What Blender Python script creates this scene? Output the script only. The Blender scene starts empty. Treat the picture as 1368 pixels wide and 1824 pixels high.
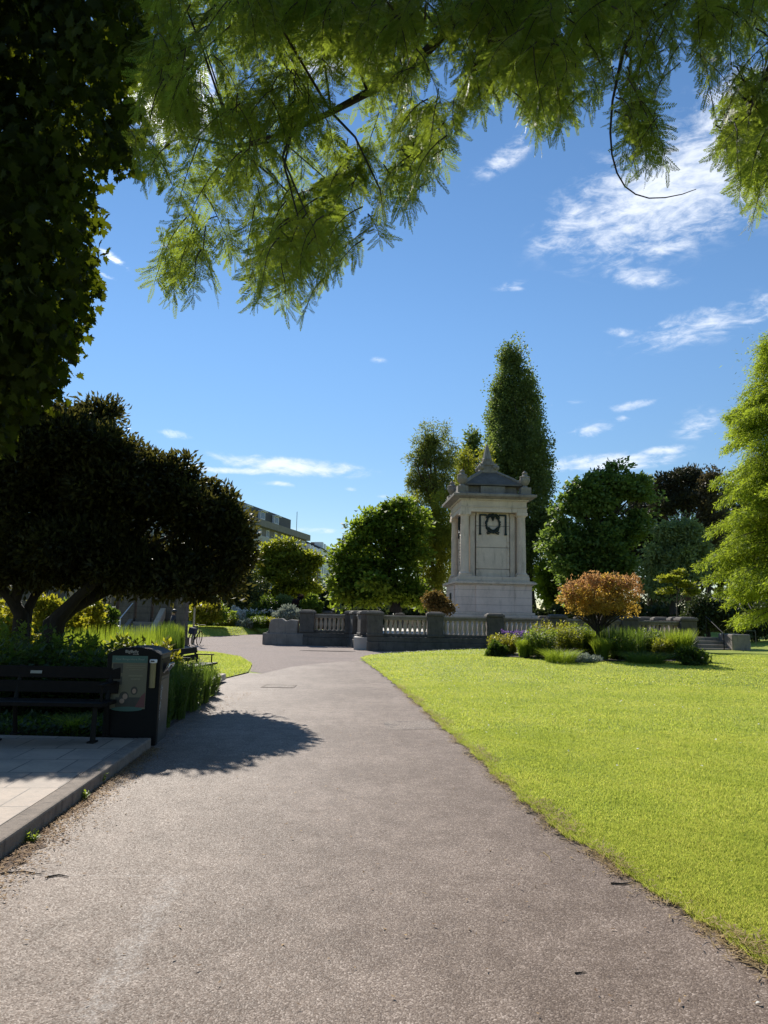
import bpy, bmesh, math, random
import numpy as np
from mathutils import Vector, Matrix, Euler

# ------------------------------------------------------------------ camera, sky, sun, exposure
scn = bpy.context.scene
col = scn.collection
EYE = 1.65
F = 1265.0                      # focal length in photo pixels (photo 1368 x 1824)
PITCH = math.atan(183 / F)
ROLL = math.radians(1.15)
cp, sp = math.cos(PITCH), math.sin(PITCH)
cr, sr = math.cos(ROLL), math.sin(ROLL)
FW = Vector((0, cp, sp)); R0 = Vector((1, 0, 0)); U0 = Vector((0, -sp, cp))
RT = R0 * cr + U0 * sr; UP = U0 * cr - R0 * sr
CAM = Vector((0, 0, EYE))
cam_d = bpy.data.cameras.new('camera'); cam = bpy.data.objects.new('camera', cam_d); col.objects.link(cam)
cam_d.sensor_fit = 'HORIZONTAL'; cam_d.sensor_width = 36; cam_d.lens = 36 * F / 1368
cam_d.clip_start = 0.05; cam_d.clip_end = 3000
cam.matrix_world = Matrix((( RT.x, UP.x, -FW.x, 0), (RT.y, UP.y, -FW.y, 0), (RT.z, UP.z, -FW.z, EYE), (0, 0, 0, 1)))
scn.camera = cam

def ray(px, py): return FW * F + RT * (px - 684) + UP * (912 - py)
def P(px, py, Y):
    d = ray(px, py); return CAM + d * (Y / d.y)
def G(px, py, z=0.0):
    d = ray(px, py); return CAM + d * ((z - EYE) / d.z)
def proj(V):
    q = np.asarray(V, float) - np.array(CAM)
    a = q @ np.array(RT); b = q @ np.array(UP); c = q @ np.array(FW)
    return 684 + F * a / c, 912 - F * b / c

SUN = ray(252, 186).normalized()
SUN_EL = math.asin(SUN.z); SUN_AZ = math.atan2(SUN.x, SUN.y)

scn.view_settings.view_transform = 'Standard'; scn.view_settings.look = 'None'
scn.view_settings.exposure = 0.45; scn.view_settings.gamma = 1

sun_d = bpy.data.lights.new('sun', 'SUN'); sun_d.energy = 5.0; sun_d.angle = math.radians(0.5); sun_d.color = (1, .94, .84)
sun = bpy.data.objects.new('sun', sun_d); col.objects.link(sun)
sun.rotation_euler = SUN.to_track_quat('Z', 'Y').to_euler()

class NT:
    """small node-tree builder"""
    def __init__(s, tree): s.t = tree; s.n = tree.nodes; s.l = tree.links
    def new(s, typ, **kw):
        nd = s.n.new(typ)
        for k, v in kw.items(): setattr(nd, k, v)
        return nd
    def put(s, sock, v):
        if v is None: return
        if isinstance(v, bpy.types.NodeSocket): s.l.new(v, sock)
        else: sock.default_value = v
    def math(s, op, a, b=None, c=None, clamp=False):
        nd = s.new('ShaderNodeMath', operation=op, use_clamp=clamp)
        for i, v in enumerate((a, b, c)): s.put(nd.inputs[i], v)
        return nd.outputs[0]
    def vmath(s, op, a, b=None):
        nd = s.new('ShaderNodeVectorMath', operation=op); s.put(nd.inputs[0], a); s.put(nd.inputs[1], b)
        return nd.outputs['Value'] if op in ('LENGTH', 'DOT_PRODUCT') else nd.outputs[0]
    def comb(s, x, y, z=0.0):
        nd = s.new('ShaderNodeCombineXYZ')
        for i, v in enumerate((x, y, z)): s.put(nd.inputs[i], v)
        return nd.outputs[0]
    def noise(s, vec, scale, detail=4, rough=.55, dist=0.0, col=False):
        nd = s.new('ShaderNodeTexNoise'); s.put(nd.inputs['Vector'], vec); s.put(nd.inputs['Scale'], scale)
        nd.inputs['Detail'].default_value = detail; nd.inputs['Roughness'].default_value = rough; nd.inputs['Distortion'].default_value = dist
        return nd.outputs['Color' if col else 'Fac']
    def voro(s, vec, scale, feature='F1', out='Distance'):
        nd = s.new('ShaderNodeTexVoronoi', feature=feature); s.put(nd.inputs['Vector'], vec); s.put(nd.inputs['Scale'], scale)
        return nd.outputs[out]
    def ramp(s, fac, stops, interp='LINEAR'):
        nd = s.new('ShaderNodeValToRGB'); s.put(nd.inputs[0], fac); e = nd.color_ramp; e.interpolation = interp
        while len(e.elements) < len(stops): e.elements.new(.5)
        for el, (p, c) in zip(e.elements, stops):
            el.position = p; el.color = tuple(c) + (1,) if len(c) == 3 else c
        return nd.outputs[0]
    def mix(s, fac, a, b, mode='MIX'):
        nd = s.new('ShaderNodeMix', data_type='RGBA', blend_type=mode); s.put(nd.inputs[0], fac)
        for sock, v in ((nd.inputs[6], a), (nd.inputs[7], b)):
            if isinstance(v, tuple) and len(v) == 3: v = v + (1,)
            s.put(sock, v)
        return nd.outputs[2]
    def smooth(s, v, lo, hi):
        nd = s.new('ShaderNodeMapRange', interpolation_type='SMOOTHSTEP'); s.put(nd.inputs[0], v)
        s.put(nd.inputs[1], lo); s.put(nd.inputs[2], hi); return nd.outputs[0]

world = bpy.data.worlds.new('World'); scn.world = world; world.use_nodes = True
w = NT(world.node_tree); w.n.clear()
sky = w.new('ShaderNodeTexSky', sky_type='NISHITA'); sky.sun_disc = False
sky.sun_elevation = SUN_EL; sky.sun_rotation = SUN_AZ; sky.air_density = 1.0; sky.dust_density = 0.0; sky.ozone_density = 2.2
tc = w.new('ShaderNodeTexCoord'); dirv = tc.outputs['Generated']
sep = w.new('ShaderNodeSeparateXYZ'); w.put(sep.inputs[0], dirv)
az = w.math('ARCTAN2', sep.outputs[0], sep.outputs[1]); el = w.math('ARCSINE', sep.outputs[2])
ae = w.comb(az, el)
def azel(px, py):
    d = ray(px, py).normalized(); return math.atan2(d.x, d.y), math.asin(d.z)
# cirrus patches: centre (px), half sizes (px), tilt in degrees, strength
CLOUDS = [(505, 830, 190, 20, -2, 1.05), (430, 838, 130, 9, 2, .95), (310, 774, 38, 11, -8, .65), (1200, 340, 330, 150, 10, .95), (1330, 260, 240, 190, 20, .95), (1180, 390, 240, 70, 4, .85),
          (1020, 395, 120, 50, 25, .62), (1140, 492, 105, 26, -12, .6), (1270, 575, 230, 44, 8, .7), (1190, 440, 70, 22, 5, .8), (912, 511, 42, 14, 4, .72),
          (1085, 822, 160, 20, 1, 1.05), (1180, 803, 60, 12, 2, .95), (1052, 766, 52, 18, 8, .78), (1125, 722, 60, 12, 8, .72), (1110, 745, 25, 8, 5, .6), (900, 280, 80, 34, 25, .62),
          (205, 463, 48, 12, -22, .5), (185, 490, 30, 8, -10, .5), (672, 640, 22, 10, -10, .5), (1245, 755, 60, 36, 12, .6), (1105, 592, 35, 12, -10, .6), (500, 862, 55, 7, -2, .6),
          (575, 866, 30, 5, 0, .55), (622, 872, 16, 6, 0, .6), (683, 884, 18, 6, 0, .6), (560, 945, 50, 8, 0, .7), (620, 60, 190, 90, 20, .8), (300, 190, 120, 110, 30, .95), (1000, 720, 60, 9, 5, .4)]
mask = None
for (px, py, rx, ry, tilt, k) in CLOUDS:
    a0, e0 = azel(px, py)
    a1, _ = azel(px + rx, py); _, e1 = azel(px, py - ry)
    mp = w.new('ShaderNodeMapping', vector_type='TEXTURE'); w.put(mp.inputs[0], ae)
    mp.inputs['Location'].default_value = (a0, e0, 0); mp.inputs['Rotation'].default_value = (0, 0, math.radians(tilt)); mp.inputs['Scale'].default_value = (abs(a1 - a0), abs(e1 - e0), 1)
    ln = w.vmath('LENGTH', mp.outputs[0])
    m = w.math('MULTIPLY', w.smooth(ln, 1.25, 0.0), k)
    mask = m if mask is None else w.math('MAXIMUM', mask, m)
mp = w.new('ShaderNodeMapping'); w.put(mp.inputs[0], ae); mp.inputs['Rotation'].default_value = (0, 0, math.radians(-10)); mp.inputs['Scale'].default_value = (7, 20, 1)
n1 = w.noise(mp.outputs[0], 1.6, 7, .66, .9)
mp2 = w.new('ShaderNodeMapping'); w.put(mp2.inputs[0], ae); mp2.inputs['Rotation'].default_value = (0, 0, math.radians(38)); mp2.inputs['Scale'].default_value = (26, 60, 1)
n2 = w.noise(mp2.outputs[0], 1.5, 6, .62, .5)
nn = w.math('ADD', w.math('MULTIPLY', n1, .62), w.math('MULTIPLY', n2, .38))
dens = w.math('MULTIPLY', w.math('MULTIPLY', w.smooth(w.math('ADD', w.math('MULTIPLY', mask, .95), w.math('MULTIPLY', w.math('SUBTRACT', nn, .5), 3.2)), .10, 1.2), w.smooth(mask, .0, .45)), .85)
lp = w.new('ShaderNodeVectorMath', operation='DOT_PRODUCT'); w.put(lp.inputs[0], dirv); lp.inputs[1].default_value = SUN
near_sun = w.smooth(lp.outputs['Value'], .90, 1.0)
ccol = w.mix(near_sun, (7.6, 8.0, 8.7, 1), (22, 21, 19.5, 1))
hsv = w.new('ShaderNodeHueSaturation'); hsv.inputs['Saturation'].default_value = 1.14; w.put(hsv.inputs['Color'], sky.outputs[0]); w.put(hsv.inputs['Value'], w.math('SUBTRACT', .96, w.math('MULTIPLY', w.smooth(el, .42, .0), .30)))
skc = w.mix(dens, hsv.outputs[0], ccol)
bg = w.new('ShaderNodeBackground'); w.put(bg.inputs['Color'], skc); bg.inputs['Strength'].default_value = 0.105
wo = w.new('ShaderNodeOutputWorld'); w.l.new(bg.outputs[0], wo.inputs[0])

# ------------------------------------------------------------------ helpers
rng = np.random.default_rng(11)
random.seed(5)

def tag(o, label=None, cat=None, group=None, kind=None):
    if label: o['label'] = label
    if cat: o['category'] = cat
    if group: o['group'] = group
    if kind: o['kind'] = kind
    return o
def thing(name, label, cat, loc=(0, 0, 0), rz=0.0, group=None):
    o = bpy.data.objects.new(name, None); col.objects.link(o); o.empty_display_size = .2
    o.location = loc; o.rotation_euler = (0, 0, rz)
    return tag(o, label, cat, group)
def link_mesh(name, me, m, parent=None, smooth=False):
    if m is not None: me.materials.append(m)
    o = bpy.data.objects.new(name, me); col.objects.link(o)
    if parent is not None: o.parent = parent
    if smooth: me.polygons.foreach_set('use_smooth', np.ones(len(me.polygons), bool))
    return o
def np_mesh(name, V, Fc, m, parent=None, smooth=False):
    """V (n,3) floats, Fc (k,c) ints"""
    V = np.asarray(V, np.float32); Fc = np.asarray(Fc, np.int32)
    me = bpy.data.meshes.new(name); me.vertices.add(len(V)); me.vertices.foreach_set('co', V.ravel())
    k, c = Fc.shape; me.loops.add(k * c); me.loops.foreach_set('vertex_index', Fc.ravel())
    me.polygons.add(k); me.polygons.foreach_set('loop_start', np.arange(0, k * c, c, dtype=np.int32))
    me.update(calc_edges=True)
    return link_mesh(name, me, m, parent, smooth)
def copy_tree(o, parent=None):
    c = o.copy(); col.objects.link(c)
    if parent is not None: c.parent = parent
    for ch in list(o.children): copy_tree(ch, c)
    return c

class MB:
    """collects solids into one mesh"""
    def __init__(s): s.v = []; s.f = []
    def add(s, vs, fs):
        b = len(s.v); s.v += [tuple(p) for p in vs]; s.f += [tuple(i + b for i in f) for f in fs]; return s
    def box(s, c, d, rz=0.0, rx=0.0, ry=0.0, taper=1.0):
        M = Euler((rx, ry, rz)).to_matrix(); hx, hy, hz = d[0] / 2, d[1] / 2, d[2] / 2
        vs = []
        for z, t in ((-hz, 1), (hz, taper)):
            for x, y in ((-hx, -hy), (hx, -hy), (hx, hy), (-hx, hy)): vs.append(M @ Vector((x * t, y * t, z)) + Vector(c))
        return s.add(vs, [(3, 2, 1, 0), (4, 5, 6, 7), (0, 1, 5, 4), (1, 2, 6, 5), (2, 3, 7, 6), (3, 0, 4, 7)])
    def prism(s, poly, y0, y1, plane='xz'):
        n = len(poly); mk = (lambda a, b, y: (a, y, b)) if plane == 'xz' else ((lambda a, b, y: (y, a, b)) if plane == 'yz' else (lambda a, b, y: (a, b, y)))
        vs = [mk(a, b, y0) for a, b in poly] + [mk(a, b, y1) for a, b in poly]
        return s.add(vs, [tuple(range(n))[::-1], tuple(range(n, 2 * n))] + [(i, (i + 1) % n, n + (i + 1) % n, n + i) for i in range(n)])
    def lathe(s, prof, c=(0, 0, 0), n=20, sx=1.0, sy=1.0, off=0.0):
        vs = []
        for r, z in prof:
            for k in range(n):
                a = 2 * math.pi * (k + off) / n; vs.append((c[0] + r * sx * math.cos(a), c[1] + r * sy * math.sin(a), c[2] + z))
        m = len(prof); fs = [(i * n + k, i * n + (k + 1) % n, (i + 1) * n + (k + 1) % n, (i + 1) * n + k) for i in range(m - 1) for k in range(n)]
        fs += [tuple(range(n))[::-1], tuple((m - 1) * n + k for k in range(n))]
        return s.add(vs, fs)
    def tube(s, pts, rad, n=8, closed=False):
        pts = [Vector(p) for p in pts]; m = len(pts); rads = rad if isinstance(rad, (list, tuple)) else [rad] * m
        vs = []; up = None
        for i, p in enumerate(pts):
            a = pts[(i - 1) % m] if closed or i > 0 else p; b = pts[(i + 1) % m] if closed or i < m - 1 else p
            t = (b - a).normalized()
            if up is None: up = t.orthogonal().normalized()
            up = (up - t * up.dot(t)).normalized(); q = t.cross(up)
            for k in range(n):
                an = 2 * math.pi * k / n; vs.append(p + (up * math.cos(an) + q * math.sin(an)) * rads[i])
        e = m if closed else m - 1
        fs = [(i * n + k, i * n + (k + 1) % n, ((i + 1) % m) * n + (k + 1) % n, ((i + 1) % m) * n + k) for i in range(e) for k in range(n)]
        if not closed: fs += [tuple(range(n))[::-1], tuple((m - 1) * n + k for k in range(n))]
        return s.add(vs, fs)
    def ball(s, c, r, n=10, m=7, sx=1, sy=1, sz=1):
        prof = [(r * max(.03, math.sin(math.pi * i / m)), -r * sz * math.cos(math.pi * i / m)) for i in range(m + 1)]
        return s.lathe(prof, c, n, sx, sy)
    def build(s, name, m, parent=None, smooth=False, bevel=0.0, loc=None, rot=None, seg=2):
        me = bpy.data.meshes.new(name); me.from_pydata(s.v, [], s.f); me.update()
        o = link_mesh(name, me, m, parent, False)
        if smooth:
            me.polygons.foreach_set('use_smooth', np.ones(len(me.polygons), bool)); me.set_sharp_from_angle(angle=math.radians(40))
        if bevel:
            b = o.modifiers.new('bevel', 'BEVEL'); b.width = bevel; b.segments = seg; b.limit_method = 'ANGLE'; b.angle_limit = math.radians(35)
        if loc is not None: o.location = loc
        if rot is not None: o.rotation_euler = rot
        return o

def poly_sheet(name, pts, z, m, kind=None):
    bm = bmesh.new(); vs = [bm.verts.new((p[0], p[1], z)) for p in pts]
    f = bm.faces.new(vs); f.normal_update()
    if f.normal.z < 0: f.normal_flip()
    bmesh.ops.triangulate(bm, faces=[f]); me = bpy.data.meshes.new(name); bm.to_mesh(me); bm.free()
    o = link_mesh(name, me, m)
    return tag(o, kind=kind) if kind else o

# ------------------------------------------------------------------ materials
def new_mat(name):
    m = bpy.data.materials.new(name); m.use_nodes = True; t = NT(m.node_tree); t.n.clear()
    out = t.new('ShaderNodeOutputMaterial'); bs = t.new('ShaderNodeBsdfPrincipled'); t.l.new(bs.outputs[0], out.inputs[0])
    tcn = t.new('ShaderNodeTexCoord'); return m, t, bs, out, tcn.outputs['Object']
def bump(t, bs, h, strength=.4, dist=.01):
    b = t.new('ShaderNodeBump'); b.inputs['Strength'].default_value = strength; b.inputs['Distance'].default_value = dist
    t.put(b.inputs['Height'], h); t.l.new(b.outputs[0], bs.inputs['Normal'])
def plain(name, c1, c2=None, rough=.6, scale=6, metal=0.0, bmp=.1, spec=.5, bscale=None):
    m, t, bs, out, oc = new_mat(name); c2 = c2 or tuple(x * .75 for x in c1)
    n = t.noise(oc, scale, 6, .6)
    t.put(bs.inputs['Base Color'], t.ramp(n, [(.3, c2), (.7, c1)])); bs.inputs['Roughness'].default_value = rough
    bs.inputs['Metallic'].default_value = metal; bs.inputs['Specular IOR Level'].default_value = spec
    if bmp: bump(t, bs, t.noise(oc, bscale or scale * 8, 4, .6), bmp, .01)
    return m
def stone(name, c1, c2, stain, scale=2.0, amt=.5, joint=None):
    """weathered stone: two tones, dark streaky stains, pits"""
    m, t, bs, out, oc = new_mat(name)
    base = t.ramp(t.noise(oc, scale, 8, .65), [(.32, c2), (.68, c1)])
    mp = t.new('ShaderNodeMapping'); t.put(mp.inputs[0], oc); mp.inputs['Scale'].default_value = (2.2, 2.2, .45)
    st = t.smooth(t.noise(mp.outputs[0], scale * 1.3, 7, .7), .5, .74)
    c = t.mix(t.math('MULTIPLY', st, amt), base, stain)
    sp_ = t.smooth(t.noise(oc, scale * 14, 3, .6), .55, .75)
    c = t.mix(t.math('MULTIPLY', sp_, .25), c, tuple(min(1, x * 1.5) for x in c1))
    hgt = t.noise(oc, scale * 12, 6, .65)
    if joint:   # horizontal course joints every `joint` metres, cut into the stone
        s_ = t.new('ShaderNodeSeparateXYZ'); t.put(s_.inputs[0], oc)
        fr = t.math('FRACT', t.math('DIVIDE', s_.outputs[2], joint)); d = t.math('ABSOLUTE', t.math('SUBTRACT', fr, .5))
        j = t.smooth(d, .465, .5); c = t.mix(t.math('MULTIPLY', j, .75), c, tuple(x * .3 for x in c2))
        hgt = t.math('SUBTRACT', hgt, t.math('MULTIPLY', j, 2.0))
    t.put(bs.inputs['Base Color'], c); bs.inputs['Roughness'].default_value = .85; bs.inputs['Specular IOR Level'].default_value = .3
    bump(t, bs, hgt, .45, .02); return m
def leaf(name, cols, tcol, trans=.4, rough=.5, spec=.4, big=0.0, tm=.72):
    """leaf: colour differs leaf by leaf and clump by clump, part of the light passes through"""
    m, t, bs, out, oc = new_mat(name)
    g = t.new('ShaderNodeNewGeometry'); r = g.outputs['Random Per Island']
    n = t.noise(oc, .9 if not big else big, 3, .5)
    f = t.math('ADD', t.math('MULTIPLY', r, .55), t.math('MULTIPLY', n, .6))
    f = t.math('SUBTRACT', f, .08, clamp=True)
    k = len(cols); c = t.ramp(f, [(.15 + .7 * i / max(1, k - 1), cc) for i, cc in enumerate(cols)])
    t.put(bs.inputs['Base Color'], c); bs.inputs['Roughness'].default_value = rough; bs.inputs['Specular IOR Level'].default_value = spec
    tr = t.new('ShaderNodeBsdfTranslucent'); t.put(tr.inputs['Color'], t.mix(tm, t.mix(1.0, c, (1.9, 1.9, 1.9, 1), 'MULTIPLY') if tm < .6 else c, tcol))
    mx = t.new('ShaderNodeMixShader'); mx.inputs[0].default_value = trans
    t.l.new(bs.outputs[0], mx.inputs[1]); t.l.new(tr.outputs[0], mx.inputs[2]); t.l.new(mx.outputs[0], out.inputs[0])
    return m
def bark(name, c1, c2, scale=8):
    m, t, bs, out, oc = new_mat(name)
    mp = t.new('ShaderNodeMapping'); t.put(mp.inputs[0], oc); mp.inputs['Scale'].default_value = (1, 1, .25)
    n = t.noise(mp.outputs[0], scale, 7, .7, .4)
    t.put(bs.inputs['Base Color'], t.ramp(n, [(.35, c2), (.65, c1)])); bs.inputs['Roughness'].default_value = .9
    bump(t, bs, n, .8, .03); return m

M = {}
M['limestone'] = stone('pale_limestone', (.66, .55, .45), (.52, .43, .35), (.19, .155, .125), 1.3, .62)
M['limestone_courses'] = stone('pale_limestone_in_courses', (.74, .59, .50), (.60, .475, .40), (.22, .175, .145), 1.2, .5, joint=.44)  # pedestal stone: bounced light put into the colour as a brighter, warmer tone
M['limestone_panel'] = stone('pale_limestone_slabs', (.66, .55, .45), (.53, .44, .36), (.20, .165, .13), 1.2, .55, joint=1.3)
M['oldstone'] = stone('weathered_grey_stone', (.30, .27, .24), (.17, .15, .135), (.06, .055, .05), 1.6, .75)
M['darkstone'] = stone('blackened_stone', (.15, .135, .12), (.075, .068, .06), (.028, .026, .024), 2.0, .75)
M['railstone'] = stone('rail_stone', (.32, .28, .24), (.20, .175, .15), (.07, .06, .055), 2.5, .6)
M['balstone'] = stone('baluster_stone', (.55, .46, .36), (.40, .33, .26), (.20, .17, .14), 3.0, .4)
M['rubble'] = stone('dark_rubble_stone', (.16, .138, .118), (.085, .074, .064), (.025, .022, .02), 2.4, .6, joint=.3)
M['roofstone'] = stone('dark_stone_roof', (.17, .148, .125), (.10, .088, .075), (.24, .21, .17), 1.5, .4)
M['bronze'] = plain('dark_green_bronze', (.018, .03, .03), (.008, .013, .014), .45, 9, .5, .2)
M['black'] = plain('black_plastic', (.008, .009, .010), (.005, .006, .007), .55, 4, 0, .06, .15)
M['grey_metal'] = plain('scuffed_grey_metal', (.085, .092, .096), (.055, .06, .063), .5, 7, .3, .1, .3)
M['wood_black'] = plain('black_stained_timber', (.012, .010, .009), (.007, .006, .0055), .65, 14, 0, .3, .15)
M['iron'] = plain('black_iron', (.012, .012, .012), (.008, .008, .008), .55, 9, .2, .1, .2)
M['soil'] = plain('bare_soil', (.075, .052, .036), (.032, .024, .017), .95, 5, 0, .9)
M['bark'] = bark('grey_brown_bark', (.085, .068, .052), (.035, .028, .022))
M['barkred'] = bark('reddish_bark', (.095, .055, .035), (.045, .028, .02))
M['barkdark'] = bark('dark_bark', (.045, .036, .028), (.018, .015, .012))
M['slate'] = plain('slate', (.045, .047, .053), (.028, .03, .034), .6, 2, 0, .3)
M['glass'] = plain('window_glass', (.05, .065, .085), (.03, .035, .045), .08, .6, 0, 0, .9)
M['white_paint'] = plain('white_paint', (.74, .76, .8), (.6, .62, .66), .6, 2, 0, .05)
M['render_grey'] = plain('grey_render', (.22, .205, .20), (.16, .15, .148), .8, 1, 0, .1)
M['render_pale'] = plain('pale_render', (.47, .46, .455), (.38, .37, .365), .8, 1, 0, .1)
M['brickish'] = plain('red_brown_brick', (.20, .115, .085), (.14, .08, .06), .85, 3, 0, .3)
M['cream'] = plain('cream_paint', (.55, .48, .34), (.42, .36, .25), .5, 4, 0, .1)
M['skin'] = plain('skin', (.42, .25, .18), (.36, .21, .15), .55, 6, 0, .02)
M['hair'] = plain('dark_hair', (.02, .014, .01), (.012, .009, .007), .5, 20, 0, .3)
M['navy'] = plain('navy_cloth', (.03, .035, .06), (.02, .022, .04), .85, 10, 0, .2)

# leaves
M['l_redwood'] = leaf('redwood_needles', [(.014, .026, .007), (.030, .056, .011), (.052, .09, .016)], (.58, .74, .07), .40, .55, .2)
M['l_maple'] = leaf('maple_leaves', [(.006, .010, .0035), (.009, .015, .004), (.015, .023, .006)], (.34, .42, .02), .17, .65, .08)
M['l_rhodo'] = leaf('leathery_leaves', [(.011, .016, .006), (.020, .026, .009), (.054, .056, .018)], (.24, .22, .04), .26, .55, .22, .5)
M['l_poplar'] = leaf('poplar_leaves', [(.058, .085, .036), (.092, .13, .05), (.16, .21, .072)], (.32, .42, .07), .4, .55, .2, .35)
M['l_airy'] = leaf('airy_needles', [(.085, .105, .032), (.125, .148, .042), (.175, .195, .055)], (.40, .46, .07), .42, .6, .2, .3)
M['l_airy_low'] = leaf('airy_low_needles', [(.11, .125, .02), (.165, .18, .024), (.23, .24, .03)], (.54, .55, .04), .48, .6, .2, .3)
M['l_cypress'] = leaf('bright_feathery_needles', [(.10, .15, .016), (.165, .22, .02), (.24, .30, .028)], (.52, .64, .045), .55, .6, .2, .5)
M['l_round'] = leaf('broad_green_leaves', [(.038, .070, .013), (.066, .112, .018), (.14, .20, .03)], (.46, .60, .045), .46, .6, .15, .3)
M['l_lime'] = leaf('lime_leaves', [(.085, .10, .016), (.135, .155, .02), (.22, .235, .03)], (.58, .62, .04), .45, .55, .3, .4)
M['l_chestnut'] = leaf('chestnut_leaves', [(.066, .112, .036), (.11, .175, .048), (.18, .25, .07)], (.34, .48, .06), .42, .55, .22, .25)
M['l_dark'] = leaf('dark_evergreen_leaves', [(.028, .042, .018), (.046, .066, .026), (.075, .098, .036)], (.12, .16, .035), .2, .55, .3, .3)
M['l_pine'] = leaf('pine_needles', [(.032, .034, .022), (.048, .05, .029), (.072, .072, .04)], (.08, .085, .03), .15, .6, .2, .3)
M['l_brown'] = leaf('brownish_leaves', [(.05, .045, .025), (.075, .066, .035), (.10, .085, .045)], (.14, .11, .04), .3, .6, .2, .3)
M['l_silver'] = leaf('grey_green_leaves', [(.11, .15, .07), (.17, .225, .095), (.25, .30, .12)], (.40, .52, .12), .35, .55, .3, .3)
M['l_orange'] = leaf('orange_young_leaves', [(.30, .15, .07), (.40, .21, .09), (.44, .30, .12)], (.66, .36, .13), .48, .55, .3, .8)
M['l_rust'] = leaf('rusty_leaves', [(.09, .065, .022), (.14, .095, .03), (.2, .125, .04)], (.34, .22, .05), .4, .6, .2, .8)
M['l_acer'] = leaf('olive_acer_leaves', [(.24, .17, .035), (.36, .24, .05), (.5, .32, .08)], (.78, .52, .08), .55, .55, .3, .8)
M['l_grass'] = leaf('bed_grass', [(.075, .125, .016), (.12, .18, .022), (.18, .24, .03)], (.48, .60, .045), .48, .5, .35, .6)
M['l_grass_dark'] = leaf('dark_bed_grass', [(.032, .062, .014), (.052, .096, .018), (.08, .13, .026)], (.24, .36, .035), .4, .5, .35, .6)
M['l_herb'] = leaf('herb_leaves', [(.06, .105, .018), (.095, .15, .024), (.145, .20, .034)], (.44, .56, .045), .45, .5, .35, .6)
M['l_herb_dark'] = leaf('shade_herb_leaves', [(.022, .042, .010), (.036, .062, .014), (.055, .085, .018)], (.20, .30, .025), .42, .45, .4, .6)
M['l_yellow'] = leaf('yellow_green_leaves', [(.12, .13, .014), (.19, .19, .02), (.27, .25, .03)], (.58, .54, .03), .5, .5, .3, .6)
M['l_grey'] = leaf('silver_foliage', [(.22, .25, .2), (.32, .35, .29), (.42, .45, .38)], (.3, .34, .25), .3, .7, .2, .8)
M['l_purple'] = leaf('purple_petals', [(.13, .07, .26), (.2, .11, .36), (.28, .18, .44)], (.34, .18, .55), .4, .6, .2, 2)
M['l_plum'] = leaf('plum_leaves', [(.035, .018, .02), (.055, .028, .03), (.08, .04, .04)], (.12, .04, .04), .3, .5, .4, .6)
M['l_white'] = leaf('white_petals', [(.6, .6, .56), (.7, .7, .66), (.78, .78, .74)], (.7, .7, .6), .3, .7, .2, 2)
M['l_lawn'] = leaf('lawn_blades', [(.10, .17, .026), (.20, .265, .036), (.32, .36, .055), (.46, .42, .12)], (.80, .80, .13), .52, .5, .3, .75, .30)
M['l_straw'] = leaf('dry_straw', [(.26, .18, .085), (.42, .31, .15), (.58, .46, .25)], (.6, .46, .22), .35, .7, .2, 1)
M['l_litter'] = leaf('dead_leaves', [(.13, .075, .038), (.26, .155, .075), (.48, .34, .18)], (.4, .25, .1), .15, .8, .2, 1)

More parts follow.
